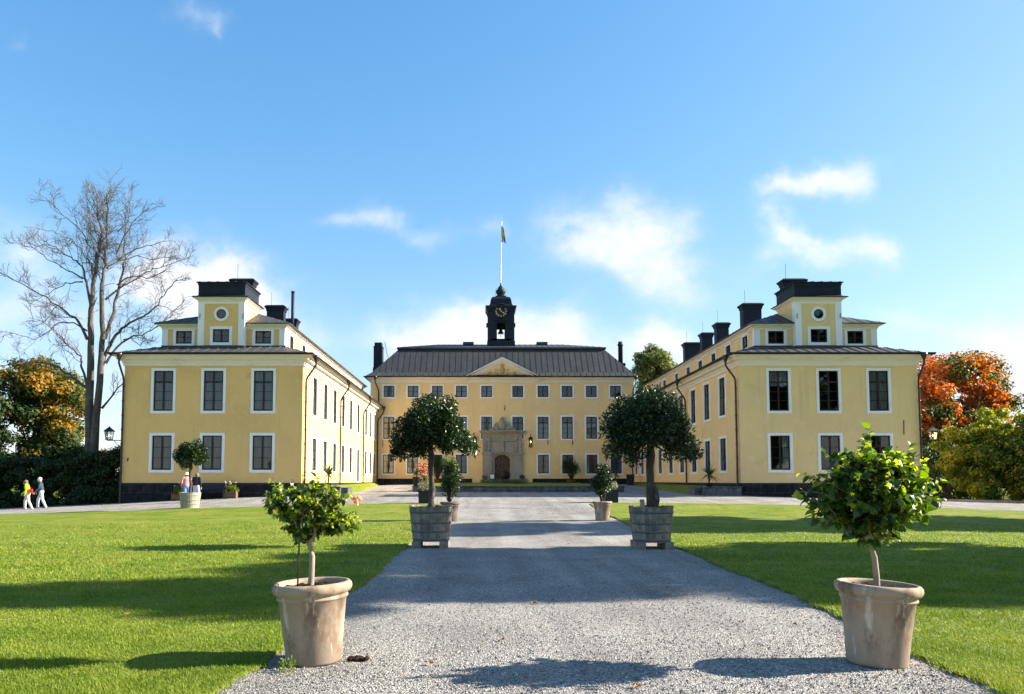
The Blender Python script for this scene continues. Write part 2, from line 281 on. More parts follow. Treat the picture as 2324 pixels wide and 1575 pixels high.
M_lav = mat('lavender_grey_leaf', (.16,.19,.14), .8, .2, rand=[(0,(.07,.10,.055)),(1,(.23,.26,.19))], trans=.2)
M_pink = mat('pink_petals', (.75,.27,.24), .6, .3, rand=[(0,(.45,.10,.11)),(.6,(.62,.24,.20)),(1,(.68,.40,.30))], trans=.3)
M_purple = mat('purple_petals', (.25,.08,.14), .7, .2, rand=[(0,(.14,.05,.08)),(1,(.33,.13,.20))])
M_dry = mat('dry_flower_heads', (.28,.22,.15), .8, .2, rand=[(0,(.12,.11,.06)),(1,(.36,.28,.19))], trans=.2)
M_whitefl = mat('white_petals', (.78,.78,.70), .7, .2)
M_orange = mat('orange_hibiscus_petal', (.85,.22,.08), .55, .3, noise=[(7,3,(.88,.38,.20),.45,.7,I3)], trans=.3)
M_blade = mat('grass_blade', (.06,.12,.015), .6, .25, rand=[(0,(.085,.14,.010)),(.55,(.145,.195,.016)),(.92,(.20,.225,.03)),(1,(.34,.30,.14))], noise=(.75,6,.55), trans=.2)
M_fallen = mat('fallen_leaf', (.27,.11,.035), .8, .2, rand=[(0,(.17,.07,.03)),(1,(.40,.20,.06))])
# ------------------------------------------------------------------ builders
COL = scene.collection
class MB:
    def __init__(s): s.v = []; s.f = []; s.m = []; s.s = []
    def add(s, vs, fs, m=0, smooth=False):
        n = len(s.v); s.v += [tuple(map(float, q)) for q in vs]
        for f in fs: s.f.append([n+i for i in f]); s.m.append(m); s.s.append(smooth)
    def box(s, x0, x1, y0, y1, z0, z1, m=0, skip=()):
        vs = [(x0,y0,z0),(x1,y0,z0),(x1,y1,z0),(x0,y1,z0),(x0,y0,z1),(x1,y0,z1),(x1,y1,z1),(x0,y1,z1)]
        fs = dict(b=(0,3,2,1), t=(4,5,6,7), f=(0,1,5,4), r=(1,2,6,5), k=(2,3,7,6), l=(3,0,4,7))
        s.add(vs, [f for k, f in fs.items() if k not in skip], m)
    def obox(s, c, ax, ay, az, m=0):
        c, ax, ay, az = map(Vector, (c, ax, ay, az)); vs = []
        for dz in (-1,1):
            for dx, dy in ((-1,-1),(1,-1),(1,1),(-1,1)): vs.append(c+ax*dx+ay*dy+az*dz)
        s.add(vs, [(0,3,2,1),(4,5,6,7),(0,1,5,4),(1,2,6,5),(2,3,7,6),(3,0,4,7)], m)
    def bar(s, a, b, w, h=None, m=0, up=(0,0,1)):
        a, b = Vector(a), Vector(b); d = b-a; u_ = Vector(up)
        x = d.normalized().cross(u_)
        if x.length < 1e-4: x = d.normalized().cross(Vector((1,0,0)))
        x.normalize(); z = x.cross(d.normalized()); h = w if h is None else h
        s.obox((a+b)/2, d/2, x*w/2, z*h/2, m)
    def quad(s, *q, m=0): s.add(q, [tuple(range(len(q)))], m)
    def lathe(s, prof, n=24, c=(0,0,0), m=0, smooth=True, caps=False, sq=None, sx=1., sy=1.):
        vs = []; fs = []
        for r_, z_ in prof:
            for k in range(n):
                a = 2*math.pi*(k + (.5 if sq else 0))/n; rr = r_/(math.cos(math.pi/n)) if sq else r_
                vs.append((c[0]+rr*math.cos(a)*sx, c[1]+rr*math.sin(a)*sy, c[2]+z_))
        for i in range(len(prof)-1):
            for k in range(n): fs.append((i*n+k, i*n+(k+1)%n, (i+1)*n+(k+1)%n, (i+1)*n+k))
        if caps: fs.append(tuple(range(n))[::-1]); fs.append(tuple((len(prof)-1)*n+k for k in range(n)))
        s.add(vs, fs, m, smooth)
    def tube(s, path, rad, n=6, m=0, smooth=True, cap=False):
        P = [Vector(p) for p in path]; k = len(P)
        if not hasattr(rad, '__len__'): rad = [rad]*k
        vs = []; fs = []; prev = None
        for i in range(k):
            d = (P[min(i+1,k-1)]-P[max(i-1,0)]); d = d.normalized() if d.length > 1e-9 else Vector((0,0,1))
            if prev is None:
                x = d.cross(Vector((0,0,1)))
                if x.length < .05: x = d.cross(Vector((1,0,0)))
            else: x = prev - d*prev.dot(d)
            x.normalize(); prev = x; y = d.cross(x)
            for j in range(n):
                a = 2*math.pi*j/n; vs.append(P[i]+(x*math.cos(a)+y*math.sin(a))*rad[i])
        for i in range(k-1):
            for j in range(n): fs.append((i*n+j, i*n+(j+1)%n, (i+1)*n+(j+1)%n, (i+1)*n+j))
        if cap: fs.append(tuple(range(n))[::-1]); fs.append(tuple((k-1)*n+j for j in range(n)))
        s.add(vs, fs, m, smooth)
    def loft(s, rect, prof, m=0, close_top=False, sides='fbrl'):
        x0, x1, y0, y1 = rect; vs = []; fs = []
        for o, z in prof: vs += [(x0-o,y0-o,z),(x1+o,y0-o,z),(x1+o,y1+o,z),(x0-o,y1+o,z)]
        for i in range(len(prof)-1):
            for k, sd in enumerate('frbl'):
                if sd in sides: fs.append((i*4+k, i*4+(k+1)%4, i*4+4+(k+1)%4, i*4+4+k))
        if close_top: n = (len(prof)-1)*4; fs.append((n,n+1,n+2,n+3))
        s.add(vs, fs, m)
    def ell(s, c, r, m=0, nu=10, nv=7):
        prof = [(math.sin(math.pi*i/nv)+1e-4, -math.cos(math.pi*i/nv)) for i in range(nv+1)]
        vs = []; fs = []
        for a, z in prof:
            for k in range(nu): t = 2*math.pi*k/nu; vs.append((c[0]+r[0]*a*math.cos(t), c[1]+r[1]*a*math.sin(t), c[2]+r[2]*z))
        for i in range(nv):
            for k in range(nu): fs.append((i*nu+k, i*nu+(k+1)%nu, (i+1)*nu+(k+1)%nu, (i+1)*nu+k))
        s.add(vs, fs, m, True)
    def mesh(s, name, mats):
        me = bpy.data.meshes.new(name); me.from_pydata(s.v, [], s.f)
        for m_ in (mats if isinstance(mats, (list, tuple)) else [mats]): me.materials.append(m_)
        me.polygons.foreach_set('material_index', s.m); me.polygons.foreach_set('use_smooth', s.s); me.update(); return me
def wloc(o):
    p = Vector((0,0,0))
    while o is not None: p += o.location; o = o.parent
    return p
def put(name, me, parent=None, loc=None, rot=0., world=True):
    o = bpy.data.objects.new(name, me); COL.objects.link(o)
    if parent is not None:
        o.parent = parent
        if loc is None: loc = (0,0,0)
        o.location = Vector(loc) - wloc(parent) if world else Vector(loc)
    elif loc is not None: o.location = loc
    if rot: o.rotation_euler = (0,0,rot)
    return o
def part(name, mb, mats, parent, loc=(0,0,0), rot=0., world=True): return put(name, mb.mesh(name, mats), parent, loc, rot, world)
def tag(o, label=None, cat=None, group=None, kind=None):
    if label: o['label'] = label
    if cat: o['category'] = cat
    if group: o['group'] = group
    if kind: o['kind'] = kind
    return o
def thing(name, label, cat, loc=(0,0,0), group=None, rot=0.):
    o = bpy.data.objects.new(name, None); COL.objects.link(o); o.location = loc; o.empty_display_size = .3
    if rot: o.rotation_euler = (0,0,rot)
    return tag(o, label, cat, group)
def copy_tree(o, parent=None):
    c = o.copy(); COL.objects.link(c); c.parent = parent
    for ch in list(o.children): copy_tree(ch, c)
    return c
# fast meshes from arrays: V (n,k,3) polygons of k corners each
def cards(name, V, mats, smooth=False, mi=None):
    n, k, _ = V.shape; me = bpy.data.meshes.new(name)
    me.vertices.add(n*k); me.vertices.foreach_set('co', np.ascontiguousarray(V, dtype=np.float32).ravel())
    me.loops.add(n*k); me.loops.foreach_set('vertex_index', np.arange(n*k, dtype=np.int32))
    me.polygons.add(n); me.polygons.foreach_set('loop_start', np.arange(0, n*k, k, dtype=np.int32))
    for m_ in (mats if isinstance(mats, (list, tuple)) else [mats]): me.materials.append(m_)
    if mi is not None: me.polygons.foreach_set('material_index', np.asarray(mi, dtype=np.int32))
    me.update(calc_edges=True); return me
def indexed(name, V, Fq, mats, mi=None, smooth=True):
    me = bpy.data.meshes.new(name); n = len(V); k = Fq.shape[1]; f = len(Fq)
    me.vertices.add(n); me.vertices.foreach_set('co', np.ascontiguousarray(V, dtype=np.float32).ravel())
    me.loops.add(f*k); me.loops.foreach_set('vertex_index', np.ascontiguousarray(Fq, dtype=np.int32).ravel())
    me.polygons.add(f); me.polygons.foreach_set('loop_start', np.arange(0, f*k, k, dtype=np.int32))
    for m_ in (mats if isinstance(mats, (list, tuple)) else [mats]): me.materials.append(m_)
    if mi is not None: me.polygons.foreach_set('material_index', np.asarray(mi, dtype=np.int32))
    me.polygons.foreach_set('use_smooth', np.full(f, smooth)); me.update(calc_edges=True); return me
rng = np.random.default_rng(7)
def unit(a): return a/np.maximum(np.linalg.norm(a, axis=-1, keepdims=True), 1e-9)
# folded leaves: P base points, D direction along leaf, N leaf normal, L length, Wd width -> 6-vertex, 4-face leaves
def leafmesh(name, P, D, N, L, Wd, mats, mi=None, fold=.25, droop=.2):
    n = len(P); D = unit(D); S = unit(np.cross(D, N)); N = np.cross(S, D)
    L = np.broadcast_to(L, (n,))[:,None]; Wd = np.broadcast_to(Wd, (n,))[:,None]
    mid = P + D*L*.42 + N*L*.05; tip = P + D*L - N*L*droop
    q1 = P + D*L*.30 + S*Wd*.5 + N*Wd*fold; q2 = P + D*L*.66 + S*Wd*.40 + N*(Wd*fold - L*droop*.35)
    r1 = P + D*L*.30 - S*Wd*.5 + N*Wd*fold; r2 = P + D*L*.66 - S*Wd*.40 + N*(Wd*fold - L*droop*.35)
    V = np.stack([P, q1, q2, tip, r2, r1, mid], 1).reshape(-1,3)
    b = (np.arange(n)*7)[:,None]
    F = np.concatenate([b+np.array([0,1,2,6]), b+np.array([6,2,3,4])[None], b+np.array([0,6,4,5])], 1).reshape(-1,4)
    return indexed(name, V, F, mats, None if mi is None else np.repeat(mi, 3), True)
def diamonds(name, P, N, size, mats, asp=.6, mi=None):
    n = len(P); N = unit(N); A = unit(np.cross(N, rng.normal(size=(n,3)))); B = np.cross(N, A)
    s_ = np.broadcast_to(size, (n,))[:,None]
    V = np.stack([P-A*s_*.5, P-B*s_*asp*.5+N*s_*.12, P+A*s_*.5, P+B*s_*asp*.5+N*s_*.12], 1)
    return cards(name, V, mats, mi=mi)
# leaf positions on a crown made of clumps
def clump_leaves(C, Rr, n, inner=.55, up=.35, jit=.5):
    C = np.asarray(C, float); Rr = np.asarray(Rr, float)
    if Rr.ndim == 1: Rr = np.repeat(Rr[:,None], 3, 1)
    w = (Rr.prod(1))**(2/3); k = rng.choice(len(C), n, p=w/w.sum())
    d = unit(rng.normal(size=(n,3))); r_ = inner + (1-inner)*rng.random(n)**.6
    P = C[k] + d*Rr[k]*r_[:,None]
    N = unit(d + jit*rng.normal(size=(n,3)) + np.array([0,0,up])); return P, N, k
def crown_clumps(c, r, n, cr, seed, squash=(1,1,1), bottom=-1., shell=.35):
    g = np.random.default_rng(seed); d = unit(g.normal(size=(n*3,3))); d = d[d[:,2] > bottom][:n]
    rad = (shell + (1-shell)*g.random(len(d))**.5)[:,None]
    C = np.array(c) + d*np.array(r)*rad*.86; Rr = cr*(.6+.8*g.random(len(d)))
    return C, Rr
# ------------------------------------------------------------------ terrain
GX = np.array([-80,-40,-29,-23,-17,-14,-8.3,-5.6,2,6.5,15,21,26,32,45,80], float)
GY = np.array([-20,10,20,28,36,45,52,76,110], float)
r28 = [-.1,-.05,-.02,0,.05,.1,.15,.15,.15,.15,.13,.08,.03,0,-.03,-.05]
r36 = [-.5,-.35,-.15,-.03,.12,.25,.39,.456,.52,.52,.41,.29,.12,0,-.15,-.2]
r45 = [-.5,-.35,-.1,.18,.5,.62,.74,.75,.74,.74,.73,.55,.38,.23,.1,0]
r52 = [-.5,-.35,-.1,.2,.52,.66,.79,.80,.80,.80,.78,.6,.4,.25,.1,0]
r76 = [-.4,-.3,0,.3,.8,1.0,1.2,1.22,1.22,1.22,1.2,.9,.6,.4,.2,0]
GZ = np.array([[0]*16,[0]*16,[0]*16,r28,r36,r45,r52,r76,r76], float)
def gz(x, y):
    x = np.clip(np.asarray(x, float), GX[0], GX[-1]); y = np.clip(np.asarray(y, float), GY[0], GY[-1])
    i = np.clip(np.searchsorted(GX, x)-1, 0, len(GX)-2); j = np.clip(np.searchsorted(GY, y)-1, 0, len(GY)-2)
    tx = (x-GX[i])/(GX[i+1]-GX[i]); ty = (y-GY[j])/(GY[j+1]-GY[j])
    return (GZ[j,i]*(1-tx)+GZ[j,i+1]*tx)*(1-ty) + (GZ[j+1,i]*(1-tx)+GZ[j+1,i+1]*tx)*ty
def g1(x, y): return float(gz(x, y))
def sheet(name, ys, xl, xr, nx, dz, m, label=None):
    rows = []
    for y in ys:
        a, b = xl(y), xr(y); xs = a + (b-a)*np.linspace(0, 1, nx); rows.append(np.stack([xs, np.full(nx, y), gz(xs, y)+dz], 1))
    V = np.concatenate(rows); j, i = np.meshgrid(np.arange(len(ys)-1), np.arange(nx-1), indexing='ij')
    a = (j*nx+i).ravel(); F = np.stack([a, a+1, a+nx+1, a+nx], 1)
    o = put(name, indexed(name, V, F, m)); tag(o, label, kind='structure'); return o
def sm(t): t = min(1, max(0, t)); return t*t*(3-2*t)
# path edges (metres) measured on the ground
def wob(y, s): return .045*math.sin(y*1.1+s)+.025*math.sin(y*3.9+s*2)+.02*math.sin(y*9.7+s*3)+.012*math.sin(y*23+s*5)
def path_l(y):
    b = np.interp(y, [-5,5,7,14,18.5,24,30,35,36.2], [-2.36,-2.06,-1.93,-1.80,-1.85,-1.75,-1.7,-1.9,-2.6])
    return float(b) + wob(y, .4)
def path_r(y):
    b = np.interp(y, [-5,5,7,9,12.4,18.2,22,28,33,35,36.2], [3.5,3.80,3.98,4.2,4.40,4.62,4.9,5.0,4.95,5.0,5.4])
    return float(b) + wob(y, 2.1)
LF = lambda y: -70.
ys_far = list(np.arange(-20, 110.1, 1.0))
def bigground():
    xs = np.concatenate([[-1500,-400,-150], np.arange(-80, 81, 2.), [150,400,1500]]); ys = np.concatenate([[-600,-100], np.arange(-20, 111, 2.), [200,500,1500,3000]])
    X, Y = np.meshgrid(xs, ys); Z = gz(X, Y) - .05
    V = np.stack([X.ravel(), Y.ravel(), Z.ravel()], 1); nx = len(xs); j, i = np.meshgrid(np.arange(len(ys)-1), np.arange(nx-1), indexing='ij'); a = (j*nx+i).ravel()
    tag(put('ground', indexed('ground', V, np.stack([a,a+1,a+nx+1,a+nx],1), M_lawn)), kind='structure')
bigground()
sheet('gravel_path', list(np.arange(-20, 36.01, .5)), lambda y: -6., lambda y: 9., 31, 0., M_gravel)
sheet('gravel_courtyard', list(np.arange(33, 77.01, .5)), lambda y: -45. if y < 47 else -10.9, lambda y: 46. if y < 47 else 15.6, 181, .006, M_gravel)
def edgeY(x): return 36.2 + .08*math.sin(x*2.1) + .05*math.sin(x*5.3)
lys = list(np.concatenate([np.arange(-6, 24, .1), np.arange(24, 36.3, .2)]))
def lawn(name, left):
    rows = []; nx = 90
    for y in lys:
        e = path_l(y) if left else path_r(y)
        t = np.linspace(0, 1, nx)**2.2
        xs = e + t*((-50-e) if left else (52-e))
        yv = np.full(nx, y)
        if y > 35.5:                       # rounded far corner by the path
            yv = yv - (.9*np.exp(-((xs-e)/.9)**2))*(y-35.5)/.75
        yv = np.where(yv > 36, yv + .06*np.sin(xs*2.1)+.04*np.sin(xs*5.3), yv)
        z = gz(xs, yv) + .035 - .03*(np.arange(nx) == 0)
        if y == lys[-1]: z = z - .03
        rows.append(np.stack([xs, yv, z], 1))
    V = np.concatenate(rows); j, i = np.meshgrid(np.arange(len(lys)-1), np.arange(nx-1), indexing='ij'); a = (j*nx+i).ravel()
    F = np.stack([a, a+1, a+nx+1, a+nx], 1)
    if left: F = F[:, ::-1]
    tag(put(name, indexed(name, V, F, M_lawn)), kind='structure')
lawn('lawn_left', True); lawn('lawn_right', False)
# ------------------------------------------------------------------ walls with real openings, windows
def wall_panel(mb, O, rot, x0, x1, z0, z1, holes, mw=0, md=1, deep=.9, rev=.14):
    c_, s_ = math.cos(rot), math.sin(rot)
    T = lambda p: (O[0]+p[0]*c_-p[1]*s_, O[1]+p[0]*s_+p[1]*c_, p[2])
    xs = sorted({x0, x1, *[h[0]-h[2]/2 for h in holes], *[h[0]+h[2]/2 for h in holes]})
    zs = sorted({z0, z1, *[h[1] for h in holes], *[h[1]+h[3] for h in holes]})
    inh = lambda x, z: any(abs(x-h[0]) < h[2]/2 and h[1] < z < h[1]+h[3] for h in holes)
    for i in range(len(xs)-1):
        for j in range(len(zs)-1):
            if not inh((xs[i]+xs[i+1])/2, (zs[j]+zs[j+1])/2):
                mb.add([T((xs[i],0,zs[j])),T((xs[i+1],0,zs[j])),T((xs[i+1],0,zs[j+1])),T((xs[i],0,zs[j+1]))], [(0,1,2,3)], mw)
    for xc, zb, w, h in holes:
        a, b, c, d = xc-w/2, xc+w/2, zb, zb+h
        def ring(y0, y1, m):
            R0 = [(a,y0,c),(b,y0,c),(b,y0,d),(a,y0,d)]; R1 = [(q[0],y1,q[2]) for q in R0]
            mb.add([T(q) for q in R0+R1], [(k,(k+1)%4,4+(k+1)%4,4+k) for k in range(4)], m)
        ring(0, rev, mw); ring(rev, deep, md)
        mb.add([T((a,deep,c)),T((b,deep,c)),T((b,deep,d)),T((a,deep,d))], [(0,1,2,3)], md)
_wc = {}
def win_meshes(w, h, sw, kind):
    key = (round(w,2), round(h,2), sw, kind)
    if key in _wc: return _wc[key]
    f = MB(); t = .075; y0, y1 = .035, .072
    f.box(-w/2, -w/2+t, y0, y1, 0, h); f.box(w/2-t, w/2, y0, y1, 0, h); f.box(-w/2+t, w/2-t, y0, y1, 0, t+.02); f.box(-w/2+t, w/2-t, y0, y1, h-t, h)
    tr = None
    if kind == 'tall': tr = h*.72; rows = 3
    elif kind == 'mid': rows = 3
    else: rows = 2
    f.box(-.05, .05, y0-.008, y1-.004, t+.02, h-t)
    top = h-t
    if tr: f.box(-w/2+t, -.05, y0-.008, y1-.006, tr-.045, tr+.045); f.box(.05, w/2-t, y0-.008, y1-.006, tr-.045, tr+.045); top = tr-.045
    zb = t+.02; P = MB(); zs = [zb + (top-zb)*k/rows for k in range(rows+1)]
    for sx in (-1, 1):
        xa, xb = sorted((sx*.05, sx*(w/2-t)))
        for k in range(1, rows): f.box(xa, xb, y0+.008, y1-.006, zs[k]-.016, zs[k]+.016)
        cells = [(zs[k], zs[k+1]) for k in range(rows)] + ([(tr+.045, h-t)] if tr else [])
        g = random.Random(hash(key) % 1000 + sx)
        for a, b in cells:
            d = [g.uniform(-.004,.004) for _ in range(3)]
            P.add([(xa,.058+d[0],a),(xb,.058+d[1],a),(xb,.058+d[2]+d[1],b),(xa,.058+d[2]+d[0],b)], [(0,1,2,3)])
    s = MB(); e = .004
    s.box(-w/2-sw, -w/2+e, -.035, .04, -sw, h+sw); s.box(w/2-e, w/2+sw, -.035, .04, -sw, h+sw)
    s.box(-w/2+e, w/2-e, -.035, .04, h-e, h+sw); s.box(-w/2+e, w/2-e, -.045, .04, -sw, e)
    r_ = (f.mesh('window', M_frame), P.mesh('pane', M_glass), s.mesh('surround', M_white)); _wc[key] = r_; return r_
_cc = {}
def curtain_mesh(w, h, kind, mt):
    key = (round(w,2), round(h,2), kind, mt.name)
    if key in _cc: return _cc[key]
    mb = MB(); g = random.Random(len(_cc)*7+1)
    def sheet_(xa, xb, za, zb, amp=.018, pinch=0):
        n = max(4, int((xb-xa)/.028)); vs = []; ph = g.uniform(0,6)
        for k in range(n+1):
            t = k/n; x = xa+(xb-xa)*t; y = .125 + amp*math.sin(t*n*.9+ph) + amp*.5*math.sin(t*n*.37+ph*2)
            for q in range(6):
                z = za+(zb-za)*q/5; px = x
                if pinch: px = xa + (x-xa)*(1-.30*math.exp(-((q/5-.45)/.28)**2)) if pinch > 0 else xb-(xb-x)*(1-.30*math.exp(-((q/5-.45)/.28)**2))
                vs.append((px, y, z))
        mb.add(vs, [(k*6+q, k*6+6+q, k*6+7+q, k*6+q+1) for k in range(n) for q in range(5)], 0, True)
    if kind == 'full': sheet_(-w/2, -.01, .02, h-.02); sheet_(.01, w/2, .02, h-.02)
    elif kind == 'lower': sheet_(-w/2, -.01, .02, h*.70); sheet_(.01, w/2, .02, h*.70)
    elif kind == 'sides': sheet_(-w/2, -w*.24, .02, h-.02); sheet_(w*.24, w/2, .02, h-.02)
    elif kind == 'right': sheet_(w*.16, w/2, .02, h-.02)
    elif kind == 'tied': sheet_(-w/2, -.02, .02, h-.02, .02, 1); sheet_(.02, w/2, .02, h-.02, .02, -1)
    elif kind == 'blind': sheet_(-w/2, w/2, h*.62, h-.02, .004)
    m = mb.mesh('curtain', mt); _cc[key] = m; return m
def window(parent, O, rot, xc, zb, w, h, sw=.16, kind='mid', cur=None, mt=None, surround=True):
    c_, s_ = math.cos(rot), math.sin(rot); fm, pm, smm = win_meshes(w, h, sw, kind)
    o = put('window', fm, parent, (O[0]+xc*c_, O[1]+xc*s_, zb), rot)
    put('pane', pm, o, world=False)
    if surround: put('surround', smm, o, world=False)
    if cur: put('curtain', curtain_mesh(w, h, cur, mt or M_curtain), o, world=False)
    return o
def seams(mb, rect, o0, z0, o1, z1, step, side, m=0, h=.05, w=.035, jitter=0):
    """standing seams up one slope of a hipped roof; rect grows by o0 at the eave and o1 at the top"""
    x0, x1, y0, y1 = rect
    if side in 'fk': a, b = x0-o0, x1+o0; ta, tb = x0-o1, x1+o1
    else: a, b = y0-o0, y1+o0; ta, tb = y0-o1, y1+o1
    n = int((b-a)/step); off = ((b-a)-n*step)/2
    for k in range(n+1):
        p = a+off+k*step; t = 1.
        if p < ta: t = (p-a)/(ta-a) if ta > a else 1
        if p > tb: t = (b-p)/(b-tb) if b > tb else 1
        if t < .05: continue
        o = o0+(o1-o0)*t; z = z0+(z1-z0)*t
        if side == 'f': A, B = (p, y0-o0, z0), (p, y0-o, z)
        elif side == 'k': A, B = (p, y1+o0, z0), (p, y1+o, z)
        elif side == 'l': A, B = (x0-o0, p, z0), (x0-o, p, z)
        else: A, B = (x1+o0, p, z0), (x1+o, p, z)
        mb.bar(A, B, w, h, m)
def chimney(parent, x, y, w, d, z0, z1, rod=True):
    mb = MB(); r_ = (x-w/2, x+w/2, y-d/2, y+d/2)
    mb.loft(r_, [(0,z0),(0,z1-.42),(.05,z1-.40),(.05,z1-.30),(.09,z1-.22),(.16,z1-.12),(.16,z1-.05),(.0,z1+.06),(-min(w,d)/2,z1+.10)])
    if rod: mb.tube([(x-w*.3,y,z1),(x-w*.3,y,z1+1.15)], .013, 5)
    return part('chimney', mb, M_tower, parent)
def downpipe(parent, x, y, ex, ey, ztop, zbot):
    """hopper at the gutter (ex,ey), swan neck back to the wall pipe at (x,y)"""
    mb = MB()
    mb.lathe([(.05,-.42),(.07,-.30),(.17,-.05),(.20,.10),(.18,.10)], 10, (ex,ey,ztop-.05))
    mb.tube([(ex,ey,ztop-.42),(ex,ey,ztop-.55),(ex+(x-ex)*.2,ey+(y-ey)*.2,ztop-.72),(x-(x-ex)*.12,y-(y-ey)*.12,ztop-1.28),(x,y,ztop-1.5),(x,y,zbot)], .062, 8)
    z = ztop-1.9
    while z > zbot+.3:
        mb.lathe([(.063,-.03),(.085,-.03),(.085,.03),(.063,.03)], 8, (x,y,z)); z -= .85
    return part('downpipe', mb, M_gutter, parent)
def arms_lantern(name, label, loc, dirx):
    t = thing(name, label, 'lantern', loc)
    x, y, z = loc; a = MB(); L = .95*dirx
    a.bar((x,y,z),(x+L,y,z),.045); a.bar((x+.02*dirx,y,z-.55),(x+.02*dirx,y,z+.05),.05); a.tube([(x+.03*dirx,y,z-.5),(x+.25*dirx,y,z-.36),(x+.5*dirx,y,z-.03)], .018, 5)
    part('bracket', a, M_black, t)
    c = (x+L*.86,y,z+.03); h = MB()
    h.lathe([(.15,0),(.19,.03)],4,c,sq=True); 
    for k in range(4):
        q = math.pi/4+k*math.pi/2; h.bar((c[0]+.19*math.cos(q),c[1]+.19*math.sin(q),c[2]+.02),(c[0]+.27*math.cos(q),c[1]+.27*math.sin(q),c[2]+.50),.028)
    h.lathe([(.235,.50),(.24,.53),(.08,.72),(.05,.74),(.03,.80),(.001,.82)],4,c,sq=True,smooth=False)
    part('lamp_frame', h, M_black, t)
    g = MB(); g.lathe([(.12,.03),(.17,.49)],4,c,sq=True,smooth=False); part('lamp_glass', g, M_glass, t)
    b = MB(); b.ell((c[0],c[1],c[2]+.28),(.035,.035,.05)); part('bulb', b, M_bulb, t)
    return t
# ------------------------------------------------------------------ palace wings
Y0, Y1 = 44.7, 76.65
ZP, ZC = 1.45, 8.5                     # plinth top, underside of cornice
SIDE = [3.2,6.5,9.8,13.1,16.5,20.2,24.5,27.4,30.2]
def wing(left):
    xin = -10.74 if left else 15.45; s = -1 if left else 1
    xo = xin+s*10.72; x0, x1 = min(xin,xo), max(xin,xo); xc = (x0+x1)/2
    rect = (x0,x1,Y0,Y1); PLM = M_plaster if left else M_plaster_bounce
    t = thing('palace_wing', 'two storey yellow palace wing on the left, courtyard side in full sun' if left else
              'two storey yellow palace wing on the right, courtyard side in shade', 'building', (xc,Y0+16,0))
    rot_in = math.pi/2 if left else -math.pi/2
    O_in = (xin, Y0 if left else Y1, 0)
    sx = (lambda q: q) if left else (lambda q: (Y1-Y0)-q)     # distance from the front corner -> local x
    w = MB()
    U, Lw = (1.18, 2.43), (1.18, 2.06)
    fh = [(dx, 5.76, *U) for dx in (-3,0,3)] + [(dx, 2.23, *Lw) for dx in (-3,0,3)]
    wall_panel(w, (xc,Y0,0), 0, x0-xc, x1-xc, ZP, ZC+.06, fh)
    sh = [(sx(q), 5.76, *U) for q in SIDE] + [(sx(q), 2.23, *Lw) for i, q in enumerate(SIDE) if not (left and i == 5)]
    door = None
    if left: sh.append((sx(SIDE[5]), 1.50, 1.15, 2.79))
    wall_panel(w, O_in, rot_in, 0, Y1-Y0, ZP, ZC+.06, sh)
    w.add([(xo,Y0,ZP),(xo,Y1,ZP),(xo,Y1,ZC+.06),(xo,Y0,ZC+.06)], [(0,1,2,3)])
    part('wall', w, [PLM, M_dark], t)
    p = MB(); p.loft(rect, [(.09,-.6),(.09,ZP-.05),(.05,ZP+.003),(-.05,ZP+.003)]); part('plinth', p, M_plinth, t)
    c = MB(); c.loft(rect, [(.0,ZC-.02),(.07,ZC-.02),(.07,ZC+.12),(.12,ZC+.15),(.12,ZC+.24),(.17,ZC+.27),(.17,ZC+.31),(.36,ZC+.33),(.36,ZC+.47),(.44,ZC+.50),(.52,ZC+.58),(.52,ZC+.60)])
    part('cornice', c, M_stucco, t)
    A = 1.55; tw = 1.42; TF = Y0+A-.46
    r1 = MB(); ze, zt = ZC+.60, 9.93
    r1.loft(rect, [(.50,ze),(.66,ze-.02),(.66,ze+.05),(-1.56,zt),(-1.58,zt+.10)])
    for sd in 'frl': seams(r1, rect, .64, ze+.06, -1.52, zt+.01, .60, sd)
    r1.loft(rect, [(-1.50,zt-.02),(-1.50,zt+.06),(-1.58,zt+.08)]); r1.loft((xc-tw-.03,xc+tw+.03,TF-.05,TF+1), [(0,9.6),(0,zt-.02),(-.04,zt)], sides='frl')
    part('lower_roof', r1, M_roof, t)
    gt = MB(); gt.loft(rect, [(.56,ze+.0),(.70,ze-.03),(.74,ze+.03),(.74,ze+.09),(.71,ze+.10)]); part('gutter', gt, M_gutter if 0 else M_black, t)
    # attic
    A = 1.55; ar = (x0+A,x1-A,Y0+A,Y1+.4); zA = 11.02
    a = MB(); ah = [(dx, 10.10, 1.0, .82) for dx in (-2.47,2.47)]
    wall_panel(a, (xc,Y0+A,0), 0, x0+A-xc, -tw, 9.9, zA, [ah[0]], deep=.5); wall_panel(a, (xc,Y0+A,0), 0, tw, x1-A-xc, 9.9, zA, [ah[1]], deep=.5)
    Oa = (xin+s*A, Y0+A if left else Y1+.4, 0); La = Y1+.4-Y0-A
    sa = (lambda q: q-A) if left else (lambda q: La-(q-A))
    sideh = [(sa(q), 10.10, 1.0, .80) for q in SIDE]
    wall_panel(a, Oa, rot_in, 0, La, 9.9, zA, sideh, deep=.5)
    a.add([(xo-s*A,Y0+A,9.9),(xo-s*A,Y1,9.9),(xo-s*A,Y1,zA),(xo-s*A,Y0+A,zA)], [(0,1,2,3)])
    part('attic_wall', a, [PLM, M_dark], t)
    ac = MB(); ac.loft(ar, [(0,zA-.02),(.05,zA-.02),(.05,zA+.07),(.10,zA+.10),(.10,zA+.15),(.24,zA+.20),(.24,zA+.27),(.30,zA+.30)]); part('attic_cornice', ac, M_stucco, t)
    for (a0, a1) in ((x0+A-.025, x0+A+.34), (x1-A-.34, x1-A+.025)): ps = MB(); ps.box(a0, a1, Y0+A-.028, Y0+A+.30, 9.95, zA-.015); part('pilaster', ps, M_white, t)
    r2 = MB(); z2 = zA+.29; hw = (x1-x0)/2-A
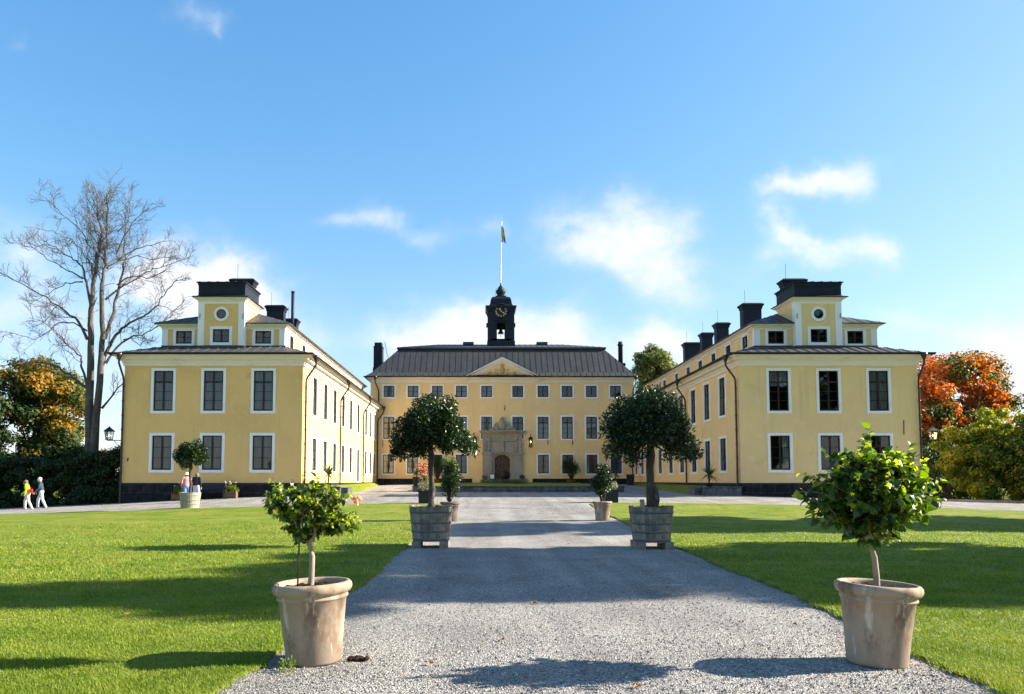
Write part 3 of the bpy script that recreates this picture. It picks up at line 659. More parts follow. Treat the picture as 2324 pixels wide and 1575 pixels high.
    r2.loft(ar, [(.26,z2),(.40,z2),(.40,z2+.05),(-hw+.02,z2+.05+.42*(hw+.38))])
    seams(r2, ar, .38, z2+.06, -hw, z2+.05+.42*(hw+.38), .62, 'f'); seams(r2, ar, .38, z2+.06, -hw, z2+.05+.42*(hw+.38), .62, 'l'); seams(r2, ar, .38, z2+.06, -hw, z2+.05+.42*(hw+.38), .62, 'r')
    part('upper_roof', r2, M_roof, t)
    # gable tower over the front
    tr = (xc-tw,xc+tw,TF,TF+2.75); zT = 12.66
    tb = MB(); wall_panel(tb, (xc,TF,0), 0, -tw, tw, 9.6, zT, [(0, 10.10, 1.03, .84)], deep=.6)
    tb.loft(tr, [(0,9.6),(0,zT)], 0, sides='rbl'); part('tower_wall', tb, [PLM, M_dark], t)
    for a0, a1 in ((xc-tw-.02, xc-tw+.37),(xc+tw-.37, xc+tw+.02)): tp = MB(); tp.box(a0, a1, TF-.03, TF+.40, 9.88, zT-.015); part('pilaster', tp, M_white, t)
    tp = MB(); tp.box(xc-tw+.37, xc+tw-.37, TF-.022, TF+.1, zT-.13, zT-.015); part('frieze', tp, M_white, t)
    tc_ = MB(); tc_.loft(tr, [(0,zT-.02),(.05,zT-.02),(.05,zT+.05),(.12,zT+.10),(.24,zT+.18),(.24,zT+.24)]); part('tower_cornice', tc_, M_stucco, t)
    tt = MB(); z = zT+.24
    tt.loft(tr, [(.22,z),(.33,z-.01),(.33,z+.03),(.06,z+.13),(.03,z+.2),(.03,z+.75),(.06,z+.78),(.06,z+.86),(.12,z+.93),(.15,z+.94),(.15,z+.98),(-1.38,z+1.32)])
    tt.box(xc-tw+.28, xc+tw-.28, TF-.055, TF+.1, z+.22, z+.26); tt.box(xc-tw+.28, xc+tw-.28, TF-.055, TF+.1, z+.66, z+.70)
    tt.box(xc-tw+.28, xc-tw+.32, TF-.053, TF+.1, z+.26, z+.66); tt.box(xc+tw-.32, xc+tw-.28, TF-.053, TF+.1, z+.26, z+.66)
    seams(tt, tr, .14, z+.985, -1.3, z+1.31, .55, 'f'); part('tower_roof', tt, M_tower, t)
    # round window
    rw = MB(); rw.lathe([(.30,.03),(.30,.06),(.46,.06),(.46,-.02)], 40, m=0, smooth=False); me = rw.mesh('round_window', M_white)
    o = put('round_window', me, t, (xc, TF, 11.88)); o.rotation_euler = (math.pi/2,0,0)
    fr = MB(); fr.lathe([(.25,.02),(.25,.05),(.31,.05),(.31,0)], 32, smooth=False); put('round_frame', fr.mesh('round_frame', M_frame), o, world=False)
    gl = MB(); gl.lathe([(.27,.034),(.001,.034)], 32, smooth=False); put('pane', gl.mesh('pane', M_glass), o, world=False)
    bk = MB(); bk.lathe([(.27,.012),(.001,.012)], 32, smooth=False); put('dark_opening', bk.mesh('dark_opening', M_dark), o, world=False)
    # windows
    for i, dx in enumerate((-3,0,3)):
        window(t, (xc,Y0,0), 0, dx, 5.76, *U, .15, 'tall', ('lower','lower','full')[i] if left else ('blind',None,'full')[i], None if left else M_curtain_pale)
        window(t, (xc,Y0,0), 0, dx, 2.23, *Lw, .16, 'mid', 'full' if left else ('right',None,None)[i], None if left else M_curtain_pale)
    for i, q in enumerate(SIDE):
        window(t, O_in, rot_in, sx(q), 5.76, *U, .15, 'tall', ('full','sides')[i % 2] if not left else 'full', M_curtain_reflect if left else M_curtain)
        if left and i == 5:
            d = MB(); d.box(-.575,-.02,.05,.12,0,2.79); d.box(.02,.575,.05,.12,0,2.79); d.box(-.02,.02,.045,.11,0,2.79); d.box(-.55,.55,.035,.05,1.9,1.98)
            dd = put('side_door', d.mesh('side_door', M_frame), t, (O_in[0], O_in[1]+sx(q), 1.50), rot_in); put('surround', win_meshes(1.15, 2.79, .16, 'mid')[2], dd, world=False)
        else: window(t, O_in, rot_in, sx(q), 2.23, *Lw, .16, 'mid', ('full','sides','full')[i % 3] if not left else 'full', M_curtain_reflect if left else M_curtain)
        window(t, Oa, rot_in, sa(q), 10.10, 1.0, .80, .15, 'small', None)
    for dx in (-2.47, 2.47): window(t, (xc,Y0+A,0), 0, dx, 10.10, 1.0, .82, .17, 'small', None)
    window(t, (xc,TF,0), 0, 0, 10.10, 1.03, .84, .17, 'small', None)
    # pipes, chimneys, wall irons
    for q in (.28, 11.5, 22.4, 31.55): downpipe(t, xin-s*.13, Y0+q, xin-s*.72, Y0+q-.05, ze, 1.0)
    downpipe(t, xo-s*.10 if 0 else xo-s*.02, Y0-.13, xo-s*.0, Y0-.74, ze, .1)
    chimney(t, xc+(-.05 if left else .25), Y0+5.4, 1.42, .7, 12.5, 15.15)
    for q, w_ in (((13.3,1.3),(18.1,.95)) if left else ((12.6,1.42),(19.7,1.05),(24.1,.98),(29.,1.5))): chimney(t, xc, Y0+q, w_, .75, 12.4, 15.2)
    if left:
        f = MB(); f.tube([(xc+1.35,Y0+13,12.4),(xc+1.35,Y0+13,16.35)], .12, 10, cap=True); f.lathe([(.15,0),(.15,.1)],10,(xc+1.35,Y0+13,16.25),caps=True); part('flue_pipe', f, M_tower, t)
    for (xa, ya_, z_, h_, w_) in ((xc-1.33,TF-.045,11.75,.32,.028),(xc+1.33,TF-.045,11.75,.32,.028),(xo-s*.95,Y0-.02,4.78,.85,.035) if not left else (xo-s*.35,Y0-.02,2.85,.2,.05)):
        ir = MB(); ir.bar((xa,ya_,z_-h_/2),(xa+.02,ya_,z_+h_/2),w_); part('wall_iron', ir, M_black, t)
    return t
wing(True); wing(False)
arms_lantern('bracket_lantern', 'lit lantern on an iron arm off the left wing, near the bare tree', (-21.50,Y0+.1,4.0), -1)
arms_lantern('bracket_lantern', 'lit lantern on an iron arm off the right wing, against green bushes', (26.2,Y0+.1,4.0), 1)
# ------------------------------------------------------------------ main house
def house():
    x0, x1, ya, yb = -11.45, 15.65, 76.7, 90.; XC = 2.1; rect = (x0,x1,ya,yb)
    t = thing('palace', 'three storey yellow palace with black mansard roof, stone portal and clock turret', 'building', (XC,83,1.2))
    w = MB(); DX = [1.6,4.2,6.68,9.17,11.65]; xs = sorted([-d for d in DX]+DX)
    hs = []
    for d in xs:
        hs.append((d, 10.16, 1.12, 1.18)); hs.append((d, 5.87, 1.12, 2.27))
        if abs(d) > 2: hs.append((d, 2.32, 1.12, 1.92))
    hs.append((0, 1.28, 1.56, 3.0))
    wall_panel(w, (XC,ya,0), 0, x0-XC, x1-XC, 1.0, 11.78, hs)
    w.loft(rect, [(0,1),(0,11.78)], 0, sides='rbl'); part('wall', w, [M_plaster_bounce, M_dark], t)
    for a, b in ((x0-.08, XC-3.1), (XC+3.1, x1+.08)): p = MB(); p.box(a, b, ya-.09, ya+.2, .6, 1.80); part('plinth', p, M_plinth, t)
    c = MB(); z = 11.68; c.loft(rect, [(0,z),(.06,z),(.06,z+.14),(.12,z+.17),(.12,z+.24),(.30,z+.30),(.30,z+.42),(.42,z+.50),(.42,z+.53)]); part('cornice', c, M_stucco, t)
    r = MB(); ze = 12.22; zb = 15.62
    r.loft(rect, [(.40,ze-.01),(.56,ze-.03),(.56,ze+.03),(-.1,ze+.52),(-2.62,zb),(-2.40,zb-.01),(-2.40,zb+.16),(-6.6,zb+1.22)])
    for sd in 'flr': seams(r, rect, -.1, ze+.53, -2.62, zb, .60, sd, h=.035, w=.03); seams(r, rect, .55, ze+.04, -.1, ze+.53, .60, sd, h=.035, w=.03)
    seams(r, rect, -2.42, zb+.17, -6.6, zb+1.23, .60, 'f', h=.05)
    for a in (-3.6, 4.6): r.box(XC+a-.6, XC+a+.6, ya+5.6, ya+6.6, zb+1.05, zb+1.34)
    part('roof', r, M_roof, t)
    g = MB(); g.loft(rect, [(.44,ze-.03),(.60,ze-.06),(.66,ze),(.66,ze+.06)], sides='frl')
    gut = part('gutter', g, M_black, t)
    # pediment
    pd = MB(); hb, za, zf, yp = 3.92, 14.28, 12.17, ya-.50
    def tri(y, hb_, z0_, z1_, off=0): return [(XC-hb_,y,z0_),(XC+hb_,y,z0_),(XC,y,z1_)]
    k = (za-zf)/hb
    pd.add([(XC-hb+.6,yp+.22,zf+.05),(XC+hb-.6,yp+.22,zf+.05),(XC,yp+.22,zf+.05+k*(hb-.6))], [(0,1,2)], 0)
    pf = part('pediment', pd, M_plaster_bounce, t)
    rk = MB()
    for sgn in (-1,1):
        for (th, y_a, y_b, dz) in ((.22,yp-.06,yp+1.2,0.),(.17,yp+.06,yp+1.2,-.24),(.12,yp+.14,yp+1.2,-.42)):
            A = (XC+sgn*hb, zf+dz); B = (XC, za+dz)
            vs = []
            for y in (y_a, y_b):
                vs += [(A[0],y,A[1]-th*.1),(B[0],y,B[1]-th*1.15),(B[0],y,B[1]),(A[0]+sgn*.12,y,A[1]+.03)]
            rk.add(vs, [(0,1,2,3),(7,6,5,4),(0,4,5,1),(3,2,6,7),(0,3,7,4)])
    rk.box(XC-hb+.02, XC+hb-.02, yp+.0, yp+.4, zf-.05, zf+.07); rk.box(XC-hb+.4, XC+hb-.4, yp+.1, yp+.4, zf+.07, zf+.16)
    put('raking_cornice', rk.mesh('raking_cornice', M_stucco), pf, (0,0,0))
    pr = MB(); pr.add([(XC-hb-.18,yp-.1,zf+.02),(XC,yp-.1,za+.075),(XC+hb+.18,yp-.1,zf+.02),(XC-hb-.18,yp+4.,zf+.02),(XC,yp+4.,za+.075),(XC+hb+.18,yp+4.,zf+.02)], [(0,1,4,3),(1,2,5,4)])
    pr.bar((XC-hb-.18,yp-.09,zf),(XC,yp-.09,za+.06),.03,.06); pr.bar((XC+hb+.18,yp-.09,zf),(XC,yp-.09,za+.06),.03,.06)
    put('pediment_roof', pr.mesh('pediment_roof', M_roof), pf, (0,0,0))
    rl = MB(); yr = yp+.19                      # shield, crown and scrolling leaves in low relief
    rl.ell((XC,yr,zf+.72),(.30,.10,.42)); rl.ell((XC,yr-.03,zf+.72),(.20,.10,.30)); rl.ell((XC,yr,zf+1.22),(.22,.08,.12)); rl.ell((XC,yr,zf+1.36),(.05,.05,.08))
    g_ = random.Random(4)
    for sgn in (-1,1):
        for (cx, cz, r0, turn) in ((.62,.62,.24,1),(1.05,.48,.20,-1),(1.42,.40,.15,1),(1.75,.34,.10,-1),(.45,.36,.14,-1),(.8,.34,.12,1)):
            pts = [(XC+sgn*(cx+r0*(1-q/14)*math.cos(turn*q*.55+1)), yr, zf+cz+r0*(1-q/14)*math.sin(turn*q*.55+1)) for q in range(13)]
            rl.tube(pts, [.055-.003*q for q in range(13)], 6)
        rl.tube([(XC+sgn*(.25+q*.2), yr, zf+.30+.10*math.sin(q*1.4)) for q in range(10)], [.07-.005*q for q in range(10)], 6)
    put('relief', rl.mesh('relief', M_relief), pf, (0,0,0))
    # windows
    cur1 = ['sides','full','full','full','full',None,None,None,None,None]; cur2 = ['tied','full','full','full','sides',None,'lower','lower','lower','full']; cur0 = ['tied','tied','sides','full','full','full','sides','full','sides','full']
    for i, d in enumerate(xs):
        window(t, (XC,ya,0), 0, d, 10.16, 1.12, 1.18, .13, 'small', cur1[i], M_curtain_pale)
        window(t, (XC,ya,0), 0, d, 5.87, 1.12, 2.27, .14, 'tall', cur2[i], M_curtain_warm if i < 2 else M_curtain_pale)
        if abs(d) > 2: window(t, (XC,ya,0), 0, d, 2.32, 1.12, 1.92, .14, 'mid', cur0[i], M_curtain_warm if i < 2 else M_curtain)
    # portal
    q = MB(); yq = ya
    def pb(a, b, y_, z0_, z1_): q.box(XC+a, XC+b, y_, ya+.1, z0_, z1_)
    for s in (-1,1):
        a, b = sorted((s*2.02, s*1.17)); pb(a, b, yq-.30, 1.2, 4.20)
        a, b = sorted((s*2.07, s*1.12)); pb(a, b, yq-.36, 1.2, 1.62); pb(a, b, yq-.36, 4.20, 4.30); 
        a, b = sorted((s*2.14, s*1.06)); pb(a, b, yq-.44, 4.30, 4.46)
        a, b = sorted((s*2.02, s*1.62)); pb(a, b, yq-.34, 4.46, 6.36)
        a, b = sorted((s*1.55, s*1.25)); pb(a, b, yq-.33, 4.52, 6.0)
        for zz in (4.75, 5.2): q.ell((XC+s*1.86, yq-.34, zz), (.10,.10,.25))
        q.ell((XC+s*1.40, yq-.33, 5.75), (.13,.08,.16)); q.ell((XC+s*1.40, yq-.33, 4.75), (.10,.08,.2))
        a, b = sorted((s*1.60, s*1.22)); pb(a, b, yq-.34, 6.0, 6.1)
    q.box(XC-1.17, XC-.0, yq-.24, ya+.1, 5.62, 6.42) if 0 else None
    # arch ring and spandrel
    na = 20; r_i, r_o, zs = .79, 1.17, 3.62
    for (ri, ro, yf) in ((.79, 1.06, yq-.14), (1.06, 1.18, yq-.32)):
        for k in range(na):
            t0, t1 = math.pi*k/na, math.pi*(k+1)/na; ez = .78
            P = [(XC+r_*math.cos(tt_), zs+r_*ez*math.sin(tt_)) for r_, tt_ in ((ri,t0),(ro,t0),(ro,t1),(ri,t1))]
            q.add([(x_,yf,z_) for x_, z_ in P]+[(x_,ya+.15,z_) for x_, z_ in P], [(0,1,2,3),(4,7,6,5),(0,4,5,1),(2,6,7,3),(0,3,7,4),(1,5,6,2)])
        for s in (-1,1): a, b = sorted((s*ri, s*ro)); q.box(XC+a, XC+b, yf, ya+.15, 1.2, zs)
    for k in range(na):                          # spandrel between arch and frieze
        t0, t1 = math.pi*k/na, math.pi*(k+1)/na
        P = [(XC+1.18*math.cos(t0), zs+1.18*.78*math.sin(t0)), (XC+1.18*math.cos(t1), zs+1.18*.78*math.sin(t1))]
        q.add([(P[0][0],yq-.22,P[0][1]),(P[0][0],yq-.22,5.62),(P[1][0],yq-.22,5.62),(P[1][0],yq-.22,P[1][1])], [(0,1,2,3)])
    for s in (-1,1): a, b = sorted((s*1.18, s*1.62)); q.box(XC+a, XC+b, yq-.22, ya+.1, 4.46, 5.62)
    pb(-.16,.16, yq-.38, 4.5, 5.62)
    pb(-2.04,2.04, yq-.36, 5.62, 5.70)
    pb(-1.95,1.95, yq-.26, 5.70, 6.36)
    for a, b in ((-1.1,-.3),(.3,1.1)): pb(a, b, yq-.285, 5.84, 6.22)
    q.ell((XC,yq-.28,6.02),(.12,.08,.14)); pb(-.22,.22,yq-.32,5.70,6.36)
    for z_, o_ in ((6.36,.36),(6.44,.46),(6.53,.56),(6.60,.64)): q.box(XC-2.0-o_*.55, XC+2.0+o_*.55, yq-o_, ya+.1, z_, z_+.09)
    po = part('portal', q, M_sand, t)
    cr = MB(); zc = 6.7; yc = yq-.30           # carved crest: oval shield, crown, volutes, little vases
    cr.ell((XC,yc,zc+.62),(.42,.14,.58)); cr.ell((XC,yc-.08,zc+.66),(.27,.10,.40)); cr.ell((XC,yc,zc+1.10),(.26,.10,.10))
    for k in range(5): cr.ell((XC-.2+.1*k,yc,zc+1.24),(.055,.07,.11))
    cr.ell((XC,yc,zc+1.42),(.05,.05,.09)); cr.box(XC-1.30,XC+1.30,yc-.1,yc+.2,zc-.01,zc+.07)
    for s in (-1,1):
        for (cx, cz, r0, tn) in ((.52,.66,.17,1),(.48,.34,.16,-1),(.82,.22,.20,1),(1.12,.14,.13,-1)):
            pts = [(XC+s*(cx+r0*(1-k/13)*math.cos(tn*k*.6+.8)), yc, zc+cz+r0*(1-k/13)*math.sin(tn*k*.6+.8)) for k in range(12)]
            cr.tube(pts, [.085-.005*k for k in range(12)], 6)
        cr.tube([(XC+s*.45,yc,zc+.1),(XC+s*.75,yc,zc+.34),(XC+s*1.0,yc,zc+.22),(XC+s*1.28,yc,zc+.08)], [.12,.10,.10,.06], 7)
        cr.lathe([(.07,.36),(.05,.42),(.10,.52),(.09,.62),(.03,.68),(.045,.74),(.001,.82)], 10, (XC+s*.74,yc,zc))
    put('crest', cr.mesh('crest', M_sand), po, (0,0,0))
    d = MB(); yd = ya+.06
    zt = lambda x: zs + .80*.78*math.sqrt(max(0, 1-(x/.80)**2))
    n = 16
    for k in range(n):
        a, b = -.80+1.6*k/n, -.80+1.6*(k+1)/n
        d.add([(XC+a,yd,1.25),(XC+b,yd,1.25),(XC+b,yd,zt(b)),(XC+a,yd,zt(a))], [(0,1,2,3)], 0)
    d.box(XC-.035,XC+.035,yd-.035,yd+.01,1.28,zs+.58,1)
    for s in (-1,1):                             # diamond mouldings in each leaf
        for cz in (1.75, 2.65, 3.5):
            for rr in (.16,.27,.38):
                pts = [(XC+s*.40+rr*.9*a, yd-.02, cz+rr*1.15*b) for a, b in ((0,-1),(1,0),(0,1),(-1,0))]
                for i in range(4):
                    A, B = Vector(pts[i]), Vector(pts[(i+1)%4])
                    if max(abs(A.x-XC-s*.4), abs(B.x-XC-s*.4)) < .37: d.bar(A, B, .03, .028, 1, (0,1,0))
    put('front_door', d.mesh('front_door', [M_door, M_doorlight]), po, (0,0,0))
    # clock turret
    tx, ty, hw = XC, 82.2, 1.42; ct = MB()
    def ring(prof): ct.loft((tx-hw,tx+hw,ty-hw,ty+hw), prof)
    ring([(.10,15.9),(.10,16.75),(.03,16.82),(.0,16.84)])
    ow = .45                                     # open bell stage: corner piers
    for a in (-1,1):
        for b in (-1,1): 
            xa, xb = sorted((tx+a*hw, tx+a*ow)); yA, yB = sorted((ty+b*hw, ty+b*ow)); ct.box(xa, xb, yA, yB, 16.84, 18.72)
            x_ = tx+a*(hw-.28); y_ = ty+b*(hw-.28); xa, xb = sorted((tx+a*(hw+.035), tx+a*(hw-.42))); yA, yB = sorted((ty+b*(hw+.035), ty+b*(hw-.42))); ct.box(xa, xb, yA, yB, 16.9, 20.0)
    ct.box(tx-hw+.002,tx+hw-.002,ty-hw+.002,ty+hw-.002,18.72,20.30)
    ct.box(tx-hw,tx+hw,ty-hw,ty+hw,16.83,17.02)
    for sy in (-1,1): ct.box(tx-.62,tx+.62,ty+sy*(hw+.045)-.05,ty+sy*(hw+.045)+.05,18.80,18.90); ct.box(tx-.80,tx+.80,ty+sy*(hw+.06)-.12,ty+sy*(hw+.06)+.12,19.0,19.10)
    for s in (-1,1): ct.box(tx+s*(hw+.09)-.10,tx+s*(hw+.09)+.10,ty-.45,ty+.45,18.62,18.95); ct.box(tx+s*.53-.06, tx+s*.53+.06, ty-hw-.05, ty-hw+.05, 17.02, 18.80)
    ring([(.04,20.05),(.10,20.1),(.14,20.30),(.24,20.42),(.28,20.58),(.28,20.64),(.06,20.68),(-.14,20.76),(-.22,20.95),(-.27,21.25),(-.33,21.50),(-.42,21.68),(-.58,21.80),(-.80,21.84)])
    for s in (-1,1):                             # arched hood over each dial, swept to the eaves
        for sy in (-1,):
            pass
    for sy in (-1,1):
        pts = [(tx+.80*math.cos(a)*1.0, ty+sy*(hw+.14), 20.02+.80*math.sin(a)) for a in np.linspace(math.pi, 0, 17)]
        pts = [(tx-1.3,ty+sy*(hw+.14),20.64),(tx-.98,ty+sy*(hw+.14),20.50)] + pts[5:12] + [(tx+.98,ty+sy*(hw+.14),20.50),(tx+1.3,ty+sy*(hw+.14),20.64)]
        ct.tube(pts, .10, 7)
        fill = [(tx+.78*math.cos(a), 20.02+.78*math.sin(a)) for a in np.linspace(0, 2*math.pi, 25)[:-1]]
        vs = [(x_,ty+sy*(hw+.13),z_) for x_, z_ in fill]+[(x_,ty+sy*(hw-.5),z_) for x_, z_ in fill]; nn = len(fill)
        ct.add(vs, [tuple(range(nn))]+[(i,(i+1)%nn,nn+(i+1)%nn,nn+i) for i in range(nn)])
    ct.box(tx-.62,tx+.62,ty-.62,ty+.62,21.80,21.92); ct.box(tx-.56,tx+.56,ty-.56,ty+.56,21.92,22.0)
    ct.lathe([(.33,21.99),(.33,22.12),(.47,22.34),(.54,22.54),(.52,22.68),(.42,22.77),(.32,22.80)], 8, (tx,ty,0), sq=True)
    ct.lathe([(.34,22.79),(.34,22.90),(.20,23.12),(.06,23.35),(.05,23.45),(.09,23.5),(.05,23.56),(.001,23.6)], 8, (tx,ty,0), sq=True, smooth=False)
    tur = part('clock_turret', ct, M_tower, t)
    be = MB(); be.lathe([(.001,18.45),(.12,18.44),(.17,18.3),(.20,18.1),(.32,17.95),(.36,17.88),(.34,17.88)], 18, (tx,ty,0)); be.bar((tx-.5,ty,18.46),(tx+.5,ty,18.46),.16); be.box(tx-.45,tx+.45,ty-.1,ty+.1,18.3,18.72); be.tube([(tx,ty,18.4),(tx,ty,17.6)],.02,5); be.ell((tx,ty,17.55),(.05,.05,.07)); be.bar((tx-.46,ty,17.78),(tx+.46,ty,17.78),.03)
    put('bell', be.mesh('bell', M_black), tur, (0,0,0))
    ck = MB(); yk = ty-hw-.15; zk = 20.02
    ck.add([(tx+.66*math.cos(a),yk,zk+.66*math.sin(a)) for a in np.linspace(0,2*math.pi,33)[:-1]], [tuple(range(32))], 0)
    NUM = ['XII','I','II','III','IIII','V','VI','VII','VIII','IX','X','XI']
    wd = {'I':.040,'V':.085,'X':.095}
    for h in range(12):
        a = math.pi/2-h*math.pi/6; rr = .545; ce = Vector((tx+rr*math.cos(a),yk-.012,zk+rr*math.sin(a))); up_ = Vector((math.cos(a),0,math.sin(a))); rg = Vector((math.sin(a),0,-math.cos(a)))
        tot = sum(wd[c_] for c_ in NUM[h]); p_ = -tot/2; H = .085
        for c_ in NUM[h]:
            m_ = p_+wd[c_]/2; p_ += wd[c_]
            L_ = lambda xa, za, xb, zb_: ck.bar(ce+rg*xa+up_*za, ce+rg*xb+up_*zb_, .024, .012, 1, (0,1,0))
            if c_ == 'I': L_(m_,-H,m_,H)
            elif c_ == 'V': L_(m_-.032,H,m_,-H); L_(m_+.032,H,m_,-H)
            else: L_(m_-.036,H,m_+.036,-H); L_(m_+.036,H,m_-.036,-H)
        a2 = a-math.pi/12; ck.ell((tx+.545*math.cos(a2),yk-.012,zk+.545*math.sin(a2)),(.018,.012,.018),1,6,4)
    put('clock_dial', ck.mesh('clock_dial', [M_black, M_gold]), tur, (0,0,0))
    for nm, ang, ln, wd_ in (('hour_hand', 90+29, .50, .075), ('minute_hand', 90-127, .56, .06)):
        hd = MB(); e = Vector((math.cos(R(ang)),0,math.sin(R(ang)))); b_ = Vector((tx,yk-.03,zk))
        hd.bar(b_-e*.1, b_+e*ln*.55, wd_, .012, 0, (0,1,0)); hd.bar(b_+e*ln*.55, b_+e*ln, wd_*.55, .012, 0, (0,1,0)); hd.ell(b_+e*ln*.6, (.065,.012,.065), 0, 8, 5); hd.ell(b_,(.06,.015,.06),0,8,5)
        put(nm, hd.mesh(nm, M_gold), tur, (0,0,0))
    fp = MB(); fp.tube([(tx,ty,23.5),(tx+.10,ty,30.4)], [.075,.045], 8); fp.ell((tx+.10,ty,30.45),(.09,.09,.09)); put('flagpole', fp.mesh('flagpole', M_pole), tur, (0,0,0))
    rd = MB()
    for s in (-1,1): rd.tube([(tx+s*.60,ty-.2,22.1),(tx+s*.62,ty-.2,22.6),(tx+s*.40,ty-.2,23.0)], .012, 4)
    put('lightning_wire', rd.mesh('lightning_wire', M_black), tur, (0,0,0))
    # chimneys
    c1 = MB(); c1.loft((-11.95,-11.0,82,83.2), [(.06,12.2),(.06,14.0),(.0,14.1),(0,16.3),(.03,16.32),(.03,16.42),(-.08,16.45),(-.08,16.85),(-.2,16.86)],close_top=True); c1.tube([(-10.75,82.2,16.9),(-10.5,82.2,15.6),(-9.7,82.2,13.6)],.03,5); part('chimney', c1, M_tower, t)
    c2 = MB(); c2.loft((15.05,15.75,82,83), [(.05,12.2),(.05,14.2),(.1,14.25),(.1,14.5),(0,14.55)],close_top=True); c2.lathe([(.26,14.5),(.26,16.5),(.32,16.55),(.32,16.75),(.24,16.8),(.24,17.0)],14,(15.4,82.5,0),caps=True); part('chimney', c2, M_tower, t)
    c3 = MB(); c3.loft((13.6,14.5,83,84), [(0,12.2),(0,14.2),(.1,14.25),(.1,14.4)],close_top=True); part('chimney', c3, M_tower, t)
    # wall irons
    for x_, z_, h_ in ((2.1+.25,9.05,.32),(6.75,5.55,.32),(9.3,5.55,.32),(-10.15,5.45,.45)):
        ir = MB(); ir.bar((x_,ya-.03,z_-h_),(x_+.01,ya-.03,z_+h_),.04); ir.ell((x_,ya-.03,z_-.1),(.045,.03,.12)); part('wall_iron', ir, M_black, t)
    downpipe(t, x0+.85, ya-.12, x0+.55, ya-.62, ze, 8.6); downpipe(t, x1-.12, ya-.12, x1+.1, ya-.62, ze, 8.6)
    return t
house()
# flag: limp cloth hanging by the pole
fl = MB(); tx = 2.1
for k in range(12):
    z0_, z1_ = 30.1-.155*k, 30.1-.155*(k+1)
    for j in range(4):
        def fp_(j_, z_): return (tx+.10+.02+.075*j_*(.7+.9*(30.1-z_)/1.9), 82.2-.05+.05*math.sin(j_*2.4+z_*2.2), z_-.05*j_)
        fl.add([fp_(j,z0_),fp_(j+1,z0_),fp_(j+1,z1_),fp_(j,z1_)], [(0,1,2,3)], 1 if (k in (4,5,6) or j == 1) else 0, True)
tag(put('flag', fl.mesh('flag', [M_flag_b, M_flag_y])), 'limp blue and yellow flag hanging beside the white pole above the clock turret', 'flag')
# wall lanterns beside the portal
def wall_lantern(x, label):
    t = thing('wall_lantern', label, 'lantern', (x,76.7,5.6), 'lanterns flanking the portal')
    y = 76.36; z = 5.05; f = MB(); c = (x,y,z)
    for k in range(6):
        a = k*math.pi/3+.3; f.bar((x+.17*math.cos(a),y+.17*math.sin(a),z-.12),(x+.21*math.cos(a),y+.21*math.sin(a),z+.75),.032)
    f.lathe([(.02,-.02),(.19,.0),(.19,.05)],6,c); f.lathe([(.25,.74),(.26,.78),(.14,.98),(.06,1.0),(.06,1.05),(.02,1.12),(.02,1.34),(.001,1.36)],8,c); f.bar((x,76.72,z+1.2),(x,y,z+1.2),.04); f.bar((x,76.72,z+.3),(x,y+.2,z+.3),.03)
    part('lamp_frame', f, M_black, t)
    g = MB(); g.lathe([(.15,.04),(.19,.74)],6,c,smooth=False); part('lamp_glass', g, M_glass, t)
    b = MB(); b.ell((x,y,z+.5),(.05,.05,.08)); part('bulb', b, M_bulb, t)
wall_lantern(2.1-2.80, 'lit glass lantern on the yellow wall left of the stone portal, by the round tree'); wall_lantern(2.1+2.88, 'lit glass lantern on the yellow wall right of the stone portal')
